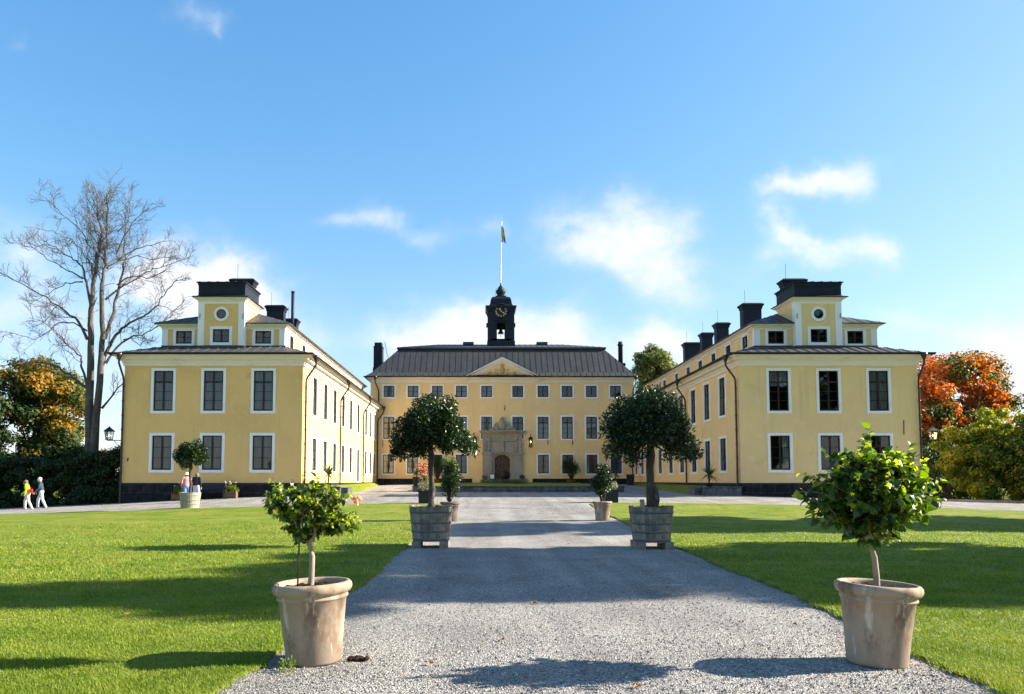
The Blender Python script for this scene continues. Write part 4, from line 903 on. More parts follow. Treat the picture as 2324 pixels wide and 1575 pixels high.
# ------------------------------------------------------------------ terraces, walls, banks beside the house
def walls():
    m = MB(); x0, x1, yf, yb = -4.8, 9.85, 52., 52.45; zt = 1.22
    m.box(x0, x1, yf, yb, .3, zt-.07); m.box(x0, x0+.4, yb, 74, .3, zt-.07); m.box(x1-.4, x1, yb, 74, .3, zt-.07)
    m.box(x0-.04, x1+.04, yf-.05, yb+.03, zt-.07, zt)
    tag(put('terrace_wall', m.mesh('terrace_wall', M_terracewall)), 'long low dark block wall holding up the lawn before the portal', 'wall')
    rows = []; ys = np.arange(52.4, 76.61, .5); nx = 60
    for y in ys: xs = np.linspace(x0+.02, x1-.02, nx); rows.append(np.stack([xs, np.full(nx, y), np.full(nx, np.interp(y, [52,60,74,76.6],[1.21,1.25,1.36,1.40]))+.02*np.sin(xs*1.3+y)], 1))
    V = np.concatenate(rows); j, i = np.meshgrid(np.arange(len(ys)-1), np.arange(nx-1), indexing='ij'); a = (j*nx+i).ravel()
    tag(put('terrace_lawn', indexed('terrace_lawn', V, np.stack([a,a+1,a+nx+1,a+nx],1), M_lawn)), kind='structure')
    for s, xin, nm in ((-1,-10.74,'low dark stone wall ending the grass bank at the sunlit left wing'),(1,15.45,'low grey stone wall ending the grass bank at the shaded right wing')):
        w = MB(); xe = xin - s*2.35; a, b = min(xin-s*.10, xe), max(xin-s*.10, xe); w.box(a, b, Y0-.30, Y0+.1, .3, 1.18); w.box(a-.03, b+.03, Y0-.34, Y0+.13, 1.18, 1.25)
        if s < 0: w.box(xe-.0, xe+.4, Y0+.1, Y0+1.6, .3, 1.18)
        else: w.box(xe-.4, xe, Y0+.1, Y0+1.6, .3, 1.18)
        tag(put('retaining_wall', w.mesh('retaining_wall', M_terracewall)), nm, 'wall')
        rows = []; ys = np.arange(Y0+.1, 76.5, .4); nx = 12
        for y in ys:
            wdt = np.interp(y, [44.7,52,62,76],[2.35,2.1,1.5,.25]) + .06*math.sin(y*1.9); t_ = np.linspace(0, 1, nx); xs = xin - s*.085 - s*t_*wdt; zl = gz(xs, np.full(nx, y))+.05
            zt_ = np.interp(y,[44.7,60,76],[1.22,1.30,1.40]); z = zt_*(1-t_**1.6) + zl*t_**1.6; z = np.maximum(z, zl-.02*(t_ > .97)); z = np.where(t_ > .99, zl-.06, z)
            rows.append(np.stack([xs, np.full(nx,y), z], 1))
        V = np.concatenate(rows); j, i = np.meshgrid(np.arange(len(ys)-1), np.arange(nx-1), indexing='ij'); a = (j*nx+i).ravel()
        tag(put('grass_bank', indexed('grass_bank', V, np.stack([a,a+1,a+nx+1,a+nx],1), M_lawn)), kind='structure')
walls()
# ------------------------------------------------------------------ pots and tubs
def pot_mesh(rr, rb, h, m=M_terra):
    p = MB(); t = rr*.085
    p.lathe([(.001,.0),(rb*.97,.0),(rb,.02),(rb+(rr*.86-rb)*.45,h*.45),(rr*.85,h*.79),(rr*.885,h*.797),(rr*.90,h*.815),(rr*.885,h*.832),(rr*.875,h*.845),(rr*.89,h*.856),(rr*.955,h*.872),(rr*.995,h*.905),(rr*1.005,h*.938),(rr*.99,h*.97),(rr*.945,h*.994),(rr*.90,h),(rr*.85,h*.99),(rr*.815,h*.955),(rr*.80,h*.86),(.001,h*.86)], 56)
    return p.mesh('pot', m)
def soil_mesh(r_, z, seed=1):
    g = np.random.default_rng(seed); n = 40; m = MB(); vs = [(0,0,z+.02)]
    for i in range(1,7):
        for k in range(n): a = 2*math.pi*k/n; vs.append((r_*i/6*math.cos(a), r_*i/6*math.sin(a), z+g.normal()*.012*(r_/.28)+.015*(1-i/6)))
    fs = [(0,1+k,1+(k+1)%n) for k in range(n)]+[(1+(i-1)*n+k,1+i*n+k,1+i*n+(k+1)%n,1+(i-1)*n+(k+1)%n) for i in range(1,6) for k in range(n)]
    m.add(vs, fs, 0, True); return m.mesh('soil', M_soil)
def tub(t, rt, rb, h, zf, mats, feet=True, hoops=((.80,.865,1),(.50,.555,1),(.26,.315,1),(.03,.085,1)), handle=False):
    m = MB(); n = 36; g = random.Random(5)
    f = lambda z: rb+(rt-rb)*z/h
    for k in range(n):                         # every stave a slightly different length and set
        a0, a1 = 2*math.pi*k/n+.006, 2*math.pi*(k+1)/n-.006; dr = g.uniform(-.006,.006); zt = h+g.uniform(-.012,.012)
        vs = []
        for (r_, z_) in ((f(0)+dr,0),(f(h)+dr,zt),(f(h)+dr-.04,zt),(f(h*.3)-.04,h*.3)):
            for a in (a0,a1): vs.append((r_*math.cos(a), r_*math.sin(a), zf+z_))
        m.add(vs, [(0,1,3,2),(2,3,5,4),(4,5,7,6),(0,2,4,6),(1,7,5,3)])
    m.lathe([(f(0)-.02,.01),(.001,.01)], 24, (0,0,zf))
    if handle: m.bar((-rt*.55,-rt*.80,zf+h-.1),(-rt*.58,-rt*.80,zf+h+.17),.09,.09)
    part('staves', m, mats[0], t, world=False)
    for a, b, _ in hoops:
        hp = MB(); hp.lathe([(f(a*h)-.004,a*h),(f(a*h)+.008,a*h),(f(b*h)+.008,b*h),(f(b*h)-.004,b*h)], 44, (0,0,zf)); part('hoop', hp, mats[1], t, world=False)
    if feet:
        for sx in (-1,1):
            fo = MB(); fo.box(sx*rb*.74-.10, sx*rb*.74+.10, -rb*.98, rb*.98, -.12, zf+.012); part('foot', fo, mats[0], t, world=False)
    put('soil', soil_mesh(rt-.05, zf+h-.09), t, world=False)
def limb_net(mb, base, tips, r0, rt=.01, seed=0, wig=.05, n=6, sides=6, fork=None):
    g = np.random.default_rng(seed); base = np.array(base, float); paths = []
    for tip in tips:
        tip = np.array(tip, float); st = base if fork is None else base + (np.array(fork)-base)*g.random()
        mid = st*.5+tip*.5 + np.array([0,0,-.08*np.linalg.norm(tip-st)]); pts = []
        for k in range(n+1):
            t = k/n; p = st*(1-t)**2+2*mid*t*(1-t)+tip*t*t; 
            if 0 < k < n: p = p+g.normal(size=3)*wig*np.linalg.norm(tip-st)*.35
            pts.append(p)
        mb.tube(pts, [r0+(rt-r0)*k/n for k in range(n+1)], sides); paths.append(np.array(pts))
    return paths
def laurel(loc, label, crown, seed, rt, rb, h, trunk_h, nleaf, lsize=(.085,.034), mats=(M_oak, M_hoop), feet=True, handle=False, trunk_r=.10, twist=False, group=None):
    t = thing('laurel_tree', label, 'tree', loc, group)
    zf = .15 if feet else .0
    tub(t, rt, rb, h, zf, mats, feet, handle=handle)
    tr = MB(); z0 = zf+h-.12; top = crown[0][2]-.1; g = random.Random(seed)
    pts = [(0,0,z0)]; k = 7
    for i in range(1,k+1): pts.append((g.uniform(-.03,.03), g.uniform(-.03,.03), z0+(top-z0)*i/k))
    rad = [trunk_r*1.55]+[trunk_r*(1.05+.18*math.sin(i*2.1)) for i in range(k)]
    tr.tube(pts, rad, 12)
    if twist:
        tr.tube([(.07,-.06,z0),(.12,-.08,z0+.28),(.09,-.09,z0+.5),(.03,-.05,z0+.72)], [.07,.075,.06,.03], 9); tr.tube([(-.05,-.04,z0),(-.07,-.05,z0+.5),(-.03,-.03,z0+1.2)], [.07,.055,.03], 9)
    C, Rr = [], []
    for c, r_, n, cr in [(q[:3], q[3:6], q[6], q[7]) for q in crown]:
        a, b = crown_clumps(c, r_, int(n), cr, seed, bottom=-.75); C.append(a); Rr.append(b)
    C = np.concatenate(C); Rr = np.concatenate(Rr); tips = C[np.random.default_rng(seed).choice(len(C), min(46, len(C)), replace=False)]
    limb_net(tr, pts[-1], tips, trunk_r*.42, .012, seed, .10)
    part('trunk', tr, M_laurelbark, t, world=False)
    P, N, kk = clump_leaves(C, Rr, nleaf, .35, .25, .6)
    D = unit(N*.7 + rng.normal(size=P.shape)*.65 + np.array([0,0,.25])); NN = unit(np.cross(D, rng.normal(size=P.shape))); NN *= np.sign(NN[:,2:3]+.35)
    put('crown', leafmesh('crown', P, D, NN, lsize[0]*(.7+.6*rng.random(nleaf)), lsize[1]*(.7+.6*rng.random(nleaf)), M_laurel), t, world=False)
    return t
# big laurels: crown lobes as (x,y,z, rx,ry,rz, clumps, clump radius) relative to the tub's foot
laurel((-1.23,18.3,g1(-1.23,18.3)), 'round dark laurel tree in a weathered barrel tub left of the path',
       [(-.02,0,2.76,.92,.90,.56,66,.23),(.04,0,3.12,.72,.70,.54,44,.21),(-.55,.1,2.48,.46,.5,.32,18,.17),(.62,0,2.52,.46,.5,.32,18,.17),(-.82,-.1,2.24,.24,.2,.18,7,.11),(.95,0,2.40,.18,.2,.14,5,.09),(-.3,-.2,2.30,.3,.3,.2,7,.13)], 11, .535, .44, .84, 1.2, 18500, handle=False, trunk_r=.066)
laurel((4.05,18.0,g1(4.05,18)), 'widest dark laurel on a twisted trunk in a weathered barrel tub right of the path',
       [(-.05,0,2.84,1.06,1.0,.70,74,.25),(-.05,0,3.28,.84,.82,.60,50,.21),(-.78,-.1,2.40,.40,.5,.42,16,.17),(.75,.1,2.36,.44,.5,.40,18,.17),(-.45,-.2,2.14,.30,.3,.2,8,.14),(1.02,0,2.2,.18,.2,.16,5,.10)], 12, .53, .44, .84, 1.1, 19500, handle=True, trunk_r=.088, twist=True)
laurel((-14.25,36.75,g1(-14.25,36.75)-.03), 'small clipped round tree in a pale barrel tub before the left wing',
       [(0,0,2.58,.82,.80,.68,64,.20),(0,0,2.80,.72,.70,.52,26,.18),(-.45,0,2.2,.36,.4,.3,12,.15)], 13, .50, .41, .78, 1.0, 8500, lsize=(.105,.045), mats=(M_pale_oak, M_palehoop), feet=False, trunk_r=.065)
# ---- hibiscus standards in terracotta pots
def hibiscus(loc, label, tilt, lobes, seed, rr, rb, h, trunk, nb, lsize, stake=None, flower=None, spikes=(), yt=.90, yq=50):
    t = thing('potted_hibiscus', label, 'potted plant', loc); t.rotation_euler = (0, 0, 0)
    po = put('pot', pot_mesh(rr, rb, h), t, world=False); po.rotation_euler = (0, R(tilt), 0)
    so = put('soil', soil_mesh(rr*.81, h*.925, seed), po, world=False)
    g = np.random.default_rng(seed); tr = MB(); tb = [np.array(p) for p in trunk]; k = len(tb)
    tr.tube(tb, [.030-.010*i/(k-1) for i in range(k)], 10)
    tips = []; cents = []
    for (cx,cy,cz,rx,ry,rz,n) in lobes:
        d = unit(g.normal(size=(n,3))); rad = (.35+.65*g.random(n)**.5)[:,None]; tips.append(np.array([cx,cy,cz])+d*rad*np.array([rx,ry,rz])); cents += [(cx,cy,cz)]*n
    tips = np.concatenate(tips)
    tips = np.concatenate([tips, np.array(spikes).reshape(-1,3)]) if len(spikes) else tips
    tips[:,2] = np.maximum(tips[:,2], tb[-1][2]+.02)
    zq = np.percentile(tips[:,2], yq); P, D, N, S, YG = [], [], [], [], []
    # main forks first, then twigs off them
    mains = []
    for q in range(7):
        c = np.array(cents[g.integers(len(cents))]); a = c + g.normal(size=3)*.06
        mains.append(limb_net(tr, tb[-1], [a], .014, .006, seed+q, .12, 6, 7)[0])
    tr.tube([tb[-2], (tb[-2]+tb[-1])/2, tb[-1]], .022, 8)
    allp = np.concatenate(mains)
    for i, tip in enumerate(tips):
        j = np.argmin(np.linalg.norm(allp-tip, axis=1)+.5*np.maximum(0, allp[:,2]-tip[2])); st = allp[j]
        path = limb_net(tr, st, [tip], .005, .002, seed*31+i, .14, 5, 4)[0]
        ln = np.linalg.norm(tip-st); nl = int(6+ln*26)
        for q in range(nl):
            u_ = .25+.78*(q+.5)/nl; f = min(u_, 1)*5; a = int(min(4, f)); p = path[a]+(path[a+1]-path[a])*(f-a)
            dirp = unit(path[a+1]-path[a]); side = unit(np.cross(dirp, g.normal(size=3)))
            out_ = unit(p-np.mean(tips, axis=0)); dd = unit(dirp*.35+side*.9+out_*.25+np.array([0,0,-.05])+(.6*dirp if u_ > .95 else 0))
            nn = unit(np.array([0,0,1.])+.55*g.normal(size=3)+.25*out_); young = (u_ > yt and g.random() < .8 and tip[2] > zq) 
            P.append(p); D.append(dd); N.append(nn); YG.append(1 if young else 0); S.append((lsize*(.55 if young else .65+.6*g.random())))
    part('trunk', tr, M_stem, t, world=False)
    S = np.array(S); put('crown', leafmesh('crown', np.array(P), np.array(D), np.array(N), S, S*.66, [M_hib, M_hibyoung], np.array(YG), fold=.16, droop=.22), t, world=False)
    if stake: s = MB(); s.tube(stake, .0075, 6, cap=True); part('stake', s, M_gutter, t, world=False)
    if flower is not None: hib_flower(t, flower)
    return t
def hib_flower(t, c):
    f = MB(); c = Vector(c); ax = Vector((.25,-.9,-.1)).normalized(); x = ax.cross(Vector((0,0,1))).normalized(); y = x.cross(ax)
    for k in range(5):
        a = 2*math.pi*k/5+.3; vs = []
        for i in range(4):
            for j in range(5):
                r_ = .006+.037*i/3; w = (j-2)/2*(.62 if i else .2)*(1-.15*i/3); an = a+w
                vs.append(c+x*r_*math.cos(an)+y*r_*math.sin(an)+ax*(.012*math.sin(i*1.1)+.005*math.sin(j*2.3+k)))
        f.add(vs, [(i*5+j,i*5+j+1,i*5+6+j,i*5+5+j) for i in range(3) for j in range(4)], 0, True)
    part('flower', f, M_orange, t, world=False)
    s = MB(); s.tube([c, c+ax*.035-Vector((0,0,.02)), c+ax*.05-Vector((0,0,.045))], [.003,.004,.004], 6); part('stamen', s, M_whitefl, t, world=False)
PL = (-1.49, 6.78, 0.0); PR = (3.47, 6.70, 0.0)
hibiscus(PL, 'small hibiscus with one orange flower in a pale terracotta pot', -2.4,
         [(-.25,0,1.42,.25,.26,.19,88),(.02,0,1.46,.22,.24,.16,68),(.20,0,1.25,.20,.22,.13,50),(-.12,0,1.22,.22,.22,.14,54),(.06,0,1.28,.2,.2,.12,30)], 3, .352, .243, .70,
         [(-.045,0,.58),(-.035,0,.75),(-.03,0,.92),(-.065,0,1.05)], 60, .064, stake=[(-.14,-.08,.56),(-.13,-.07,1.25)], flower=(.375,-.05,1.43),
         yt=.5, yq=12, spikes=[(.36,-.04,1.44),(.30,0,1.47),(-.12,0,1.64),(.0,.02,1.66),(-.42,0,1.60),(.36,0,1.30)])
hibiscus(PR, 'large leafy hibiscus without flowers in a brownish terracotta pot', 2.8,
         [(0,0,1.54,.54,.50,.36,120),(-.28,0,1.48,.34,.36,.30,46),(.30,0,1.50,.34,.36,.30,46),(-.02,0,1.22,.32,.3,.20,34),(.02,0,1.80,.36,.32,.13,30)], 8, .352, .245, .70,
         [(.02,0,.58),(.022,0,.75),(.012,0,.92),(-.02,0,1.02)], 90, .088,
         yt=.84, yq=42, spikes=[(.0,0,2.06),(-.03,.03,1.98),(.36,0,1.92),(-.42,0,1.86),(.60,-.05,1.60),(.62,0,1.42),(-.62,0,1.66),(-.64,0,1.50),(.48,0,1.78)])
# ---- far terracotta pots with camellias
def camellia(loc, label, m, seed, pot, shape, nleaf, tiprand):
    t = thing('potted_camellia', label, 'potted plant', loc, None); put('pot', pot_mesh(*pot, m), t, world=False); put('soil', soil_mesh(pot[0]*.8, pot[2]*.87), t, world=False)
    C, Rr = [], []
    for c, r_, n, cr in [(q[:3], q[3:6], q[6], q[7]) for q in shape]: a, b = crown_clumps(c, r_, int(n), cr, seed); C.append(a); Rr.append(b)
    C = np.concatenate(C); Rr = np.concatenate(Rr); s = MB(); limb_net(s, (0,0,pot[2]*.85), C[::2], .022, .006, seed, .06); part('stems', s, M_laurelbark, t, world=False)
    P, N, _ = clump_leaves(C, Rr, nleaf, .3); D = unit(N+rng.normal(size=P.shape)*.6); NN = unit(np.cross(D, rng.normal(size=P.shape))); NN *= np.sign(NN[:,2:3]+.3)
    mi = (rng.random(nleaf) < np.clip((P[:,2]-tiprand)/.5, 0, .8)).astype(int)
    put('crown', leafmesh('crown', P, D, NN, .085, .04, [M_laurel, M_pale_leaf], mi), t, world=False); return t
camellia((-1.15,27.2,g1(-1.15,27.2)), 'tall camellia in a dark terracotta pot, just behind the left barrel tub', M_terra_dark, 21, (.36,.25,.70), [(0,0,1.45,.34,.34,.5,24,.16),(-.03,0,2.0,.24,.24,.34,12,.15),(0,0,1.0,.34,.34,.14,6,.08)], 3600, 1.75)
camellia((4.42,27.6,g1(4.42,27.6)), 'low bushy camellia in a pale terracotta pot, left of the right barrel tub', M_terra, 22, (.36,.25,.70), [(0,0,1.3,.38,.38,.42,24,.17),(.05,0,1.75,.24,.24,.3,10,.14)], 3000, 2.6)
# ---- planters
def spiky(parent_name, label, loc, h, n, seed, pot, cat='potted plant', potmat=M_gas):
    t = thing(parent_name, label, cat, loc); g = np.random.default_rng(seed)
    p = MB(); p.lathe([(.001,0),(pot[1],0),(pot[0],pot[2]),(pot[0]*1.06,pot[2]+.02),(pot[0]*.9,pot[2]),(.001,pot[2]-.04)], 18); part('pot', p, potmat, t, world=False)
    s = MB(); s.tube([(0,0,pot[2]-.05),(.02,0,pot[2]+h*.35)], [.05,.035], 8); part('stem', s, M_laurelbark, t, world=False)
    V, F = [], []; z0 = pot[2]+h*.33
    for k in range(n):
        az = g.random()*6.28; el = g.uniform(-.35,1.5); L = h*.60*g.uniform(.85,1.1); d = np.array([math.cos(az)*math.cos(el), math.sin(az)*math.cos(el), math.sin(el)]); sd = unit(np.cross(d, [0,0,1.])); b = len(V)
        for q in range(5):
            u_ = q/4; w = .045*(1-u_)**.6*math.sin(min(1,u_*3+.4)*1.57); c = np.array([.02,0,z0])+d*L*u_+np.array([0,0,-.22*L*u_*u_]); V += [c-sd*w, c+sd*w]
        F += [(b+2*q,b+2*q+1,b+2*q+3,b+2*q+2) for q in range(4)]
    m = MB(); m.add(V, F, 0, False); part('leaves', m, M_spike, t, world=False); return t
spiky('potted_palm_lily', 'spiky palm lily in a pot behind the stone wall at the sunlit left wing', (-9.3,Y0+.75,1.17), 1.5, 95, 1, (.2,.16,.28))
spiky('potted_palm_lily', 'spiky palm lily in a pot on the wall at the shaded right wing', (13.75,Y0+.75,1.17), 1.5, 95, 2, (.2,.16,.28))
def bloom(name, label, loc, seed, h, w, pot, mpetal, npet, nleaf, potmat=M_gas, square=True, lz=.0, petal=.11, leafm=M_green_leaf):
    t = thing(name, label, 'planter', loc); g = np.random.default_rng(seed); p = MB()
    if square: p.loft((-pot[0],pot[0],-pot[0],pot[0]), [(-.03,0),(-.02,pot[1]*.94),(.03,pot[1]*.95),(.03,pot[1]),(-.05,pot[1]),(-.05,pot[1]-.06),(-pot[0],pot[1]-.06)])
    else: p.lathe([(.001,0),(pot[0]*.75,0),(pot[0],pot[1]),(pot[0]*1.06,pot[1]+.02),(pot[0]*.9,pot[1]),(.001,pot[1]-.05)], 18)
    part('planter_box', p, potmat, t, world=False)
    c = (0,0,pot[1]+h*.55); C, Rr = crown_clumps(c, (w,w,h*.5), 16, w*.36, seed); s = MB(); limb_net(s, (0,0,pot[1]-.06), C, .014, .004, seed, .08, 5, 5); part('stems', s, M_laurelbark, t, world=False)
    P, N, _ = clump_leaves(C, Rr, nleaf, .3); put('leaves', leafmesh('leaves', P, unit(N+rng.normal(size=P.shape)*.6), unit(rng.normal(size=P.shape)+[0,0,.8]), .12, .045, leafm), t, world=False)
    P, N, _ = clump_leaves(C, Rr*1.08, npet, .85); k = P[:,2] > c[2]-h*.35; fo = put('flowers', diamonds('flowers', P[k], N[k], petal, mpetal, .8), t, world=False); fo['kind'] = 'stuff'; return t
bloom('flowering_planter', 'dark pot of pink blossom on the left end of the terrace wall', (-4.0,52.9,1.22), 31, 1.15, .75, (.26,.50), M_pink, 420, 500, square=False)
spiky('potted_palm_lily', 'spiky plant in a tall black pot on the left end of the terrace wall', (-4.55,52.25,1.22), .9, 46, 5, (.27,.2,.62))
bloom('flowering_planter', 'dark pot of peach blossom near the right end of the terrace wall', (8.6,52.8,1.22), 32, 1.0, .55, (.25,.45), M_pink, 240, 420, square=False)
spiky('potted_palm_lily', 'drooping spiky plant in a black pot on the right end of the terrace wall', (9.3,52.25,1.22), .8, 46, 6, (.24,.18,.5))
for x_, lb in ((-2.72,'black square planter of dry flower heads left of the gravel path'),(6.25,'black square planter of dry flower heads right of the gravel path')):
    bloom('square_planter', lb, (x_,36.6,g1(x_,36.6)), 33+int(x_), .36, .46, (.36,.62), M_dry, 500, 220, square=True, petal=.07, leafm=M_lav)
def box_planter(label, loc, seed, w, mfl):
    t = thing('wooden_planter', label, 'planter', loc); p = MB(); p.box(-w,w,-.22,.22,.05,.40); 
    for sx in (-1,1): p.box(sx*w-.03,sx*w+.03,-.25,.25,-.05,.46)
    part('planter_box', p, M_wood, t, world=False); C, Rr = crown_clumps((0,0,.52), (w*1.05,.24,.22), 12, .14, seed); P, N, _ = clump_leaves(C, Rr, 500, .2)
    put('leaves', leafmesh('leaves', P, unit(N+rng.normal(size=P.shape)*.5), unit(rng.normal(size=P.shape)+[0,0,.7]), .14, .03, M_shrub), t, world=False)
    g = np.random.default_rng(seed); st = MB(); fl = MB()
    for k in range(6): a = (g.uniform(-w,w), g.uniform(-.2,.1), g.uniform(.75,1.05)); st.tube([(a[0]*.6,a[1],.4),(a[0],a[1],a[2])], .008, 4); fl.ell(a, (.036,.03,.026), 0, 6, 5)
    part('flower_stems', st, M_spike, t, world=False); fo = part('flowers', fl, mfl, t, world=False); fo['kind'] = 'stuff'
box_planter('wooden box of grasses and white flowers at the left wing foot, right of the bench', (-14.75,Y0-.55,g1(-14.75,Y0-.55)), 3, .36, M_whitefl)
box_planter('dark wooden box of trailing white flowers at the left wing foot, left of the bench', (-17.75,Y0-.55,g1(-17.75,Y0-.55)), 4, .36, M_whitefl)
# bench under the windows
M_benchpaint = mat('dark_blue_paint', (.018,.022,.04), .5, .4)
def bench():
    z = g1(-16,Y0-.6); t = thing('garden_bench', 'dark slatted bench against the plinth of the left wing', 'bench', (-15.95,Y0-.5,z))
    s = MB(); [s.box(-.95,.95,-.32+.09*k,-.25+.09*k,.42,.45) for k in range(6)]; part('seat', s, M_benchpaint, t, world=False)
    b = MB(); [b.box(-.95,.95,.18,.21,.50+.085*k,.565+.085*k) for k in range(5)]; part('backrest', b, M_benchpaint, t, world=False)
    for x_ in (-.85,.85):
        for y_ in (-.28,.19): l = MB(); l.box(x_-.03,x_+.03,y_-.03,y_+.03,-.06,.42 if y_ < 0 else .95); part('leg', l, M_benchpaint, t, world=False)
bench()
# urn, flower bed and pots before the portal
def urn():
    t = thing('iron_urn', 'big dark urn standing in the lavender bed before the portal', 'urn', (2.2,71.6,1.34)); m = MB()
    m.lathe([(.001,0),(.30,0),(.26,.12),(.14,.22),(.16,.30),(.30,.40),(.42,.62),(.45,.85),(.40,.98),(.36,1.02),(.46,1.08),(.44,1.10),(.3,1.06),(.001,1.0)], 26); part('bowl', m, M_black, t, world=False)
    for s in (-1,1): h = MB(); h.tube([(s*.40,0,.62),(s*.56,0,.72),(s*.58,0,.90),(s*.42,0,.98)], .03, 7); part('handle', h, M_black, t, world=False)
    P, N, _ = clump_leaves([(0,0,1.12)], [.25], 120, .2); put('plants', leafmesh('plants', P, N, unit(rng.normal(size=P.shape)), .16, .03, M_hedge), t, world=False)
urn()
C, Rr = [], []
g_ = np.random.default_rng(9)
for k in range(46): x_ = g_.uniform(.1,4.2); C.append((x_, 71.4+g_.uniform(-.9,.7)-.0*abs(x_-2.1), 1.42+.08*g_.random())); Rr.append((.30,.30,.22))
P, N, kk = clump_leaves(C, Rr, 6000, .3); tag(put('lavender_bed', leafmesh('lavender_bed', P, unit(N+[0,0,.5]+rng.normal(size=P.shape)*.4), unit(rng.normal(size=P.shape)), .13, .03, M_lav)), 'low bed of grey green lavender before the portal', 'flower bed', kind='stuff')
def rpot(label, loc, seed, mp, leafm):
    bloom('potted_flowers', label, loc, seed, .42, .32, (.2,.34), mp, 160, 160, square=False, petal=.09, leafm=leafm)
rpot('pot of brownish bush left of the portal steps', (.28,75.0,1.36), 41, M_dry, M_gold_leaf)
rpot('black pot of purple flowers right of the portal', (4.05,75.0,1.36), 42, M_purple, M_green_leaf)
sg = MB(); sg.box(.78,1.30,75.70,75.74,1.72,2.28); sgn = tag(put('notice_board', sg.mesh('notice_board', M_black)), 'small white notice in a black frame by the portal', 'sign')
sp_ = MB(); sp_.box(.84,1.24,75.69,75.715,1.79,2.21); part('notice', sp_, M_paper, sgn); sl = MB(); sl.box(1.01,1.07,75.70,75.73,1.3,1.72); part('post', sl, M_black, sgn)
def facade_tree(label, loc, seed):
    t = thing('tub_tree', label, 'tree', loc); m = MB(); m.lathe([(.001,0),(.42,0),(.50,.34),(.52,.36),(.45,.36),(.001,.3)], 20); part('tub', m, M_wood, t, world=False)
    C, Rr = crown_clumps((0,0,1.85), (.95,.8,1.05), 34, .26, seed); s = MB(); limb_net(s, (0,0,.3), C, .03, .008, seed, .05); part('stems', s, M_laurelbark, t, world=False)
    P, N, _ = clump_leaves(C, Rr, 3600, .2); put('crown', leafmesh('crown', P, unit(N+rng.normal(size=P.shape)*.6), unit(rng.normal(size=P.shape)+[0,0,.5]), .12, .03, M_green_leaf), t, world=False)
facade_tree('loose willowy bush in a wooden tub right of the portal', (9.0,75.5,g1(9,75.5)+.12), 51)
facade_tree('loose willowy bush in a wooden tub left of the portal', (-4.45,75.5,g1(-4.45,75.5)+.12), 52)
bn = thing('litter_bin', 'black wheeled bin in the shaded corner by the right wing', 'bin', (14.3,72.3,g1(14.3,72.3)))
b_ = MB(); b_.loft((-.32,.32,-.35,.35), [(-.05,0),(.0,.98)]); part('bin_body', b_, M_gas, bn, world=False); b_ = MB(); b_.box(-.35,.35,-.40,.38,.98,1.06); b_.bar((-.35,.36,1.0),(.35,.36,1.0),.06); part('lid', b_, M_gas, bn, world=False)
# ------------------------------------------------------------------ trees, hedges
def tree(name, label, loc, trunk_h, trunk_r, lobes, nleaf, lsize, mats, seed, mifun=None, cat='tree', group=None, up=.3, asp=.7, limbs=26):
    t = thing(name, label, cat, loc, group); C, Rr = [], []
    for q in lobes: a, b = crown_clumps(q[:3], q[3:6], int(q[6]), q[7], seed+len(C)); C.append(a); Rr.append(b)
    C = np.concatenate(C); Rr = np.concatenate(Rr); s = MB()
    if trunk_h > 0:
        g = random.Random(seed); pts = [(g.uniform(-.1,.1)*trunk_r*3*(i > 0), g.uniform(-.1,.1)*trunk_r*3*(i > 0), trunk_h*i/5-.3*(i == 0)) for i in range(6)]
        s.tube(pts, [trunk_r*(1.5 if i == 0 else 1-.09*i) for i in range(6)], 10)
        limb_net(s, pts[-1], C[np.random.default_rng(seed).choice(len(C), min(limbs, len(C)), replace=False)], trunk_r*.36, .03, seed, .10, 6, 6, fork=pts[-3])
    else: limb_net(s, (0,0,0), C[::3], .05, .015, seed, .1, 5, 5)
    part('trunk', s, M_bark, t, world=False)
    P, N, _ = clump_leaves(C, np.stack([Rr,Rr,Rr*.72],1), nleaf, .25, up)
    mi = mifun(P) if mifun else None
    put('crown', diamonds('crown', P, N, lsize*(.6+.8*rng.random(nleaf)), mats, asp, mi), t, world=False); return t
E_ = lambda x, y: (x, y, g1(x, y)-.1)
tree('maple_tree', 'maple in red and orange autumn leaf beside the right wing', E_(42.3,66), 3.2, .35,
     [(-.2,0,10.2,4.2,4.2,3.2,42,1.25),(-2.8,0,7.2,2.6,3,2.6,18,1.1),(2.6,0,7.6,2.6,3,2.6,20,1.1),(0,0,5.0,4.8,4.5,2.6,30,1.3)], 30000, .27, [M_maple, M_green_leaf], 61,
     lambda P: (rng.random(len(P)) < np.clip((7.4-P[:,2]+1.6*np.sin(P[:,0]*1.3))/4.0, 0, .9)).astype(int))
tree('maple_tree', 'small part turned maple half hidden behind the right wing', E_(37.4,62), 2.8, .25, [(-.4,0,7.4,2.1,2.2,2.6,22,.95),(0,0,4.2,2.6,2.6,2.4,18,1.)], 11000, .26, [M_maple, M_green_leaf], 62, lambda P: (rng.random(len(P)) < np.clip((7.2-P[:,2])/3.0, 0, .92)).astype(int))
tree('golden_tree', 'broad tree in golden green autumn leaf behind the bare tree', E_(-37.0,63), 2.6, .3, [(0.2,0,8.0,3.6,3.4,4.1,50,1.15),(.6,0,3.2,3.7,3.2,2.6,34,1.1),(-.8,-.5,10.9,2.6,2.2,1.6,14,.9)], 38000, .26, M_gold_leaf, 63)
tree('dark_tree', 'deep green tree at the left edge of the picture behind the hedge', E_(-41.0,60), 2.8, .3, [(0,0,6.8,3.0,3,4.3,40,1.2),(2.0,-.8,3.6,3.0,2,3.0,26,1.0)], 25000, .26, M_green_leaf, 64)
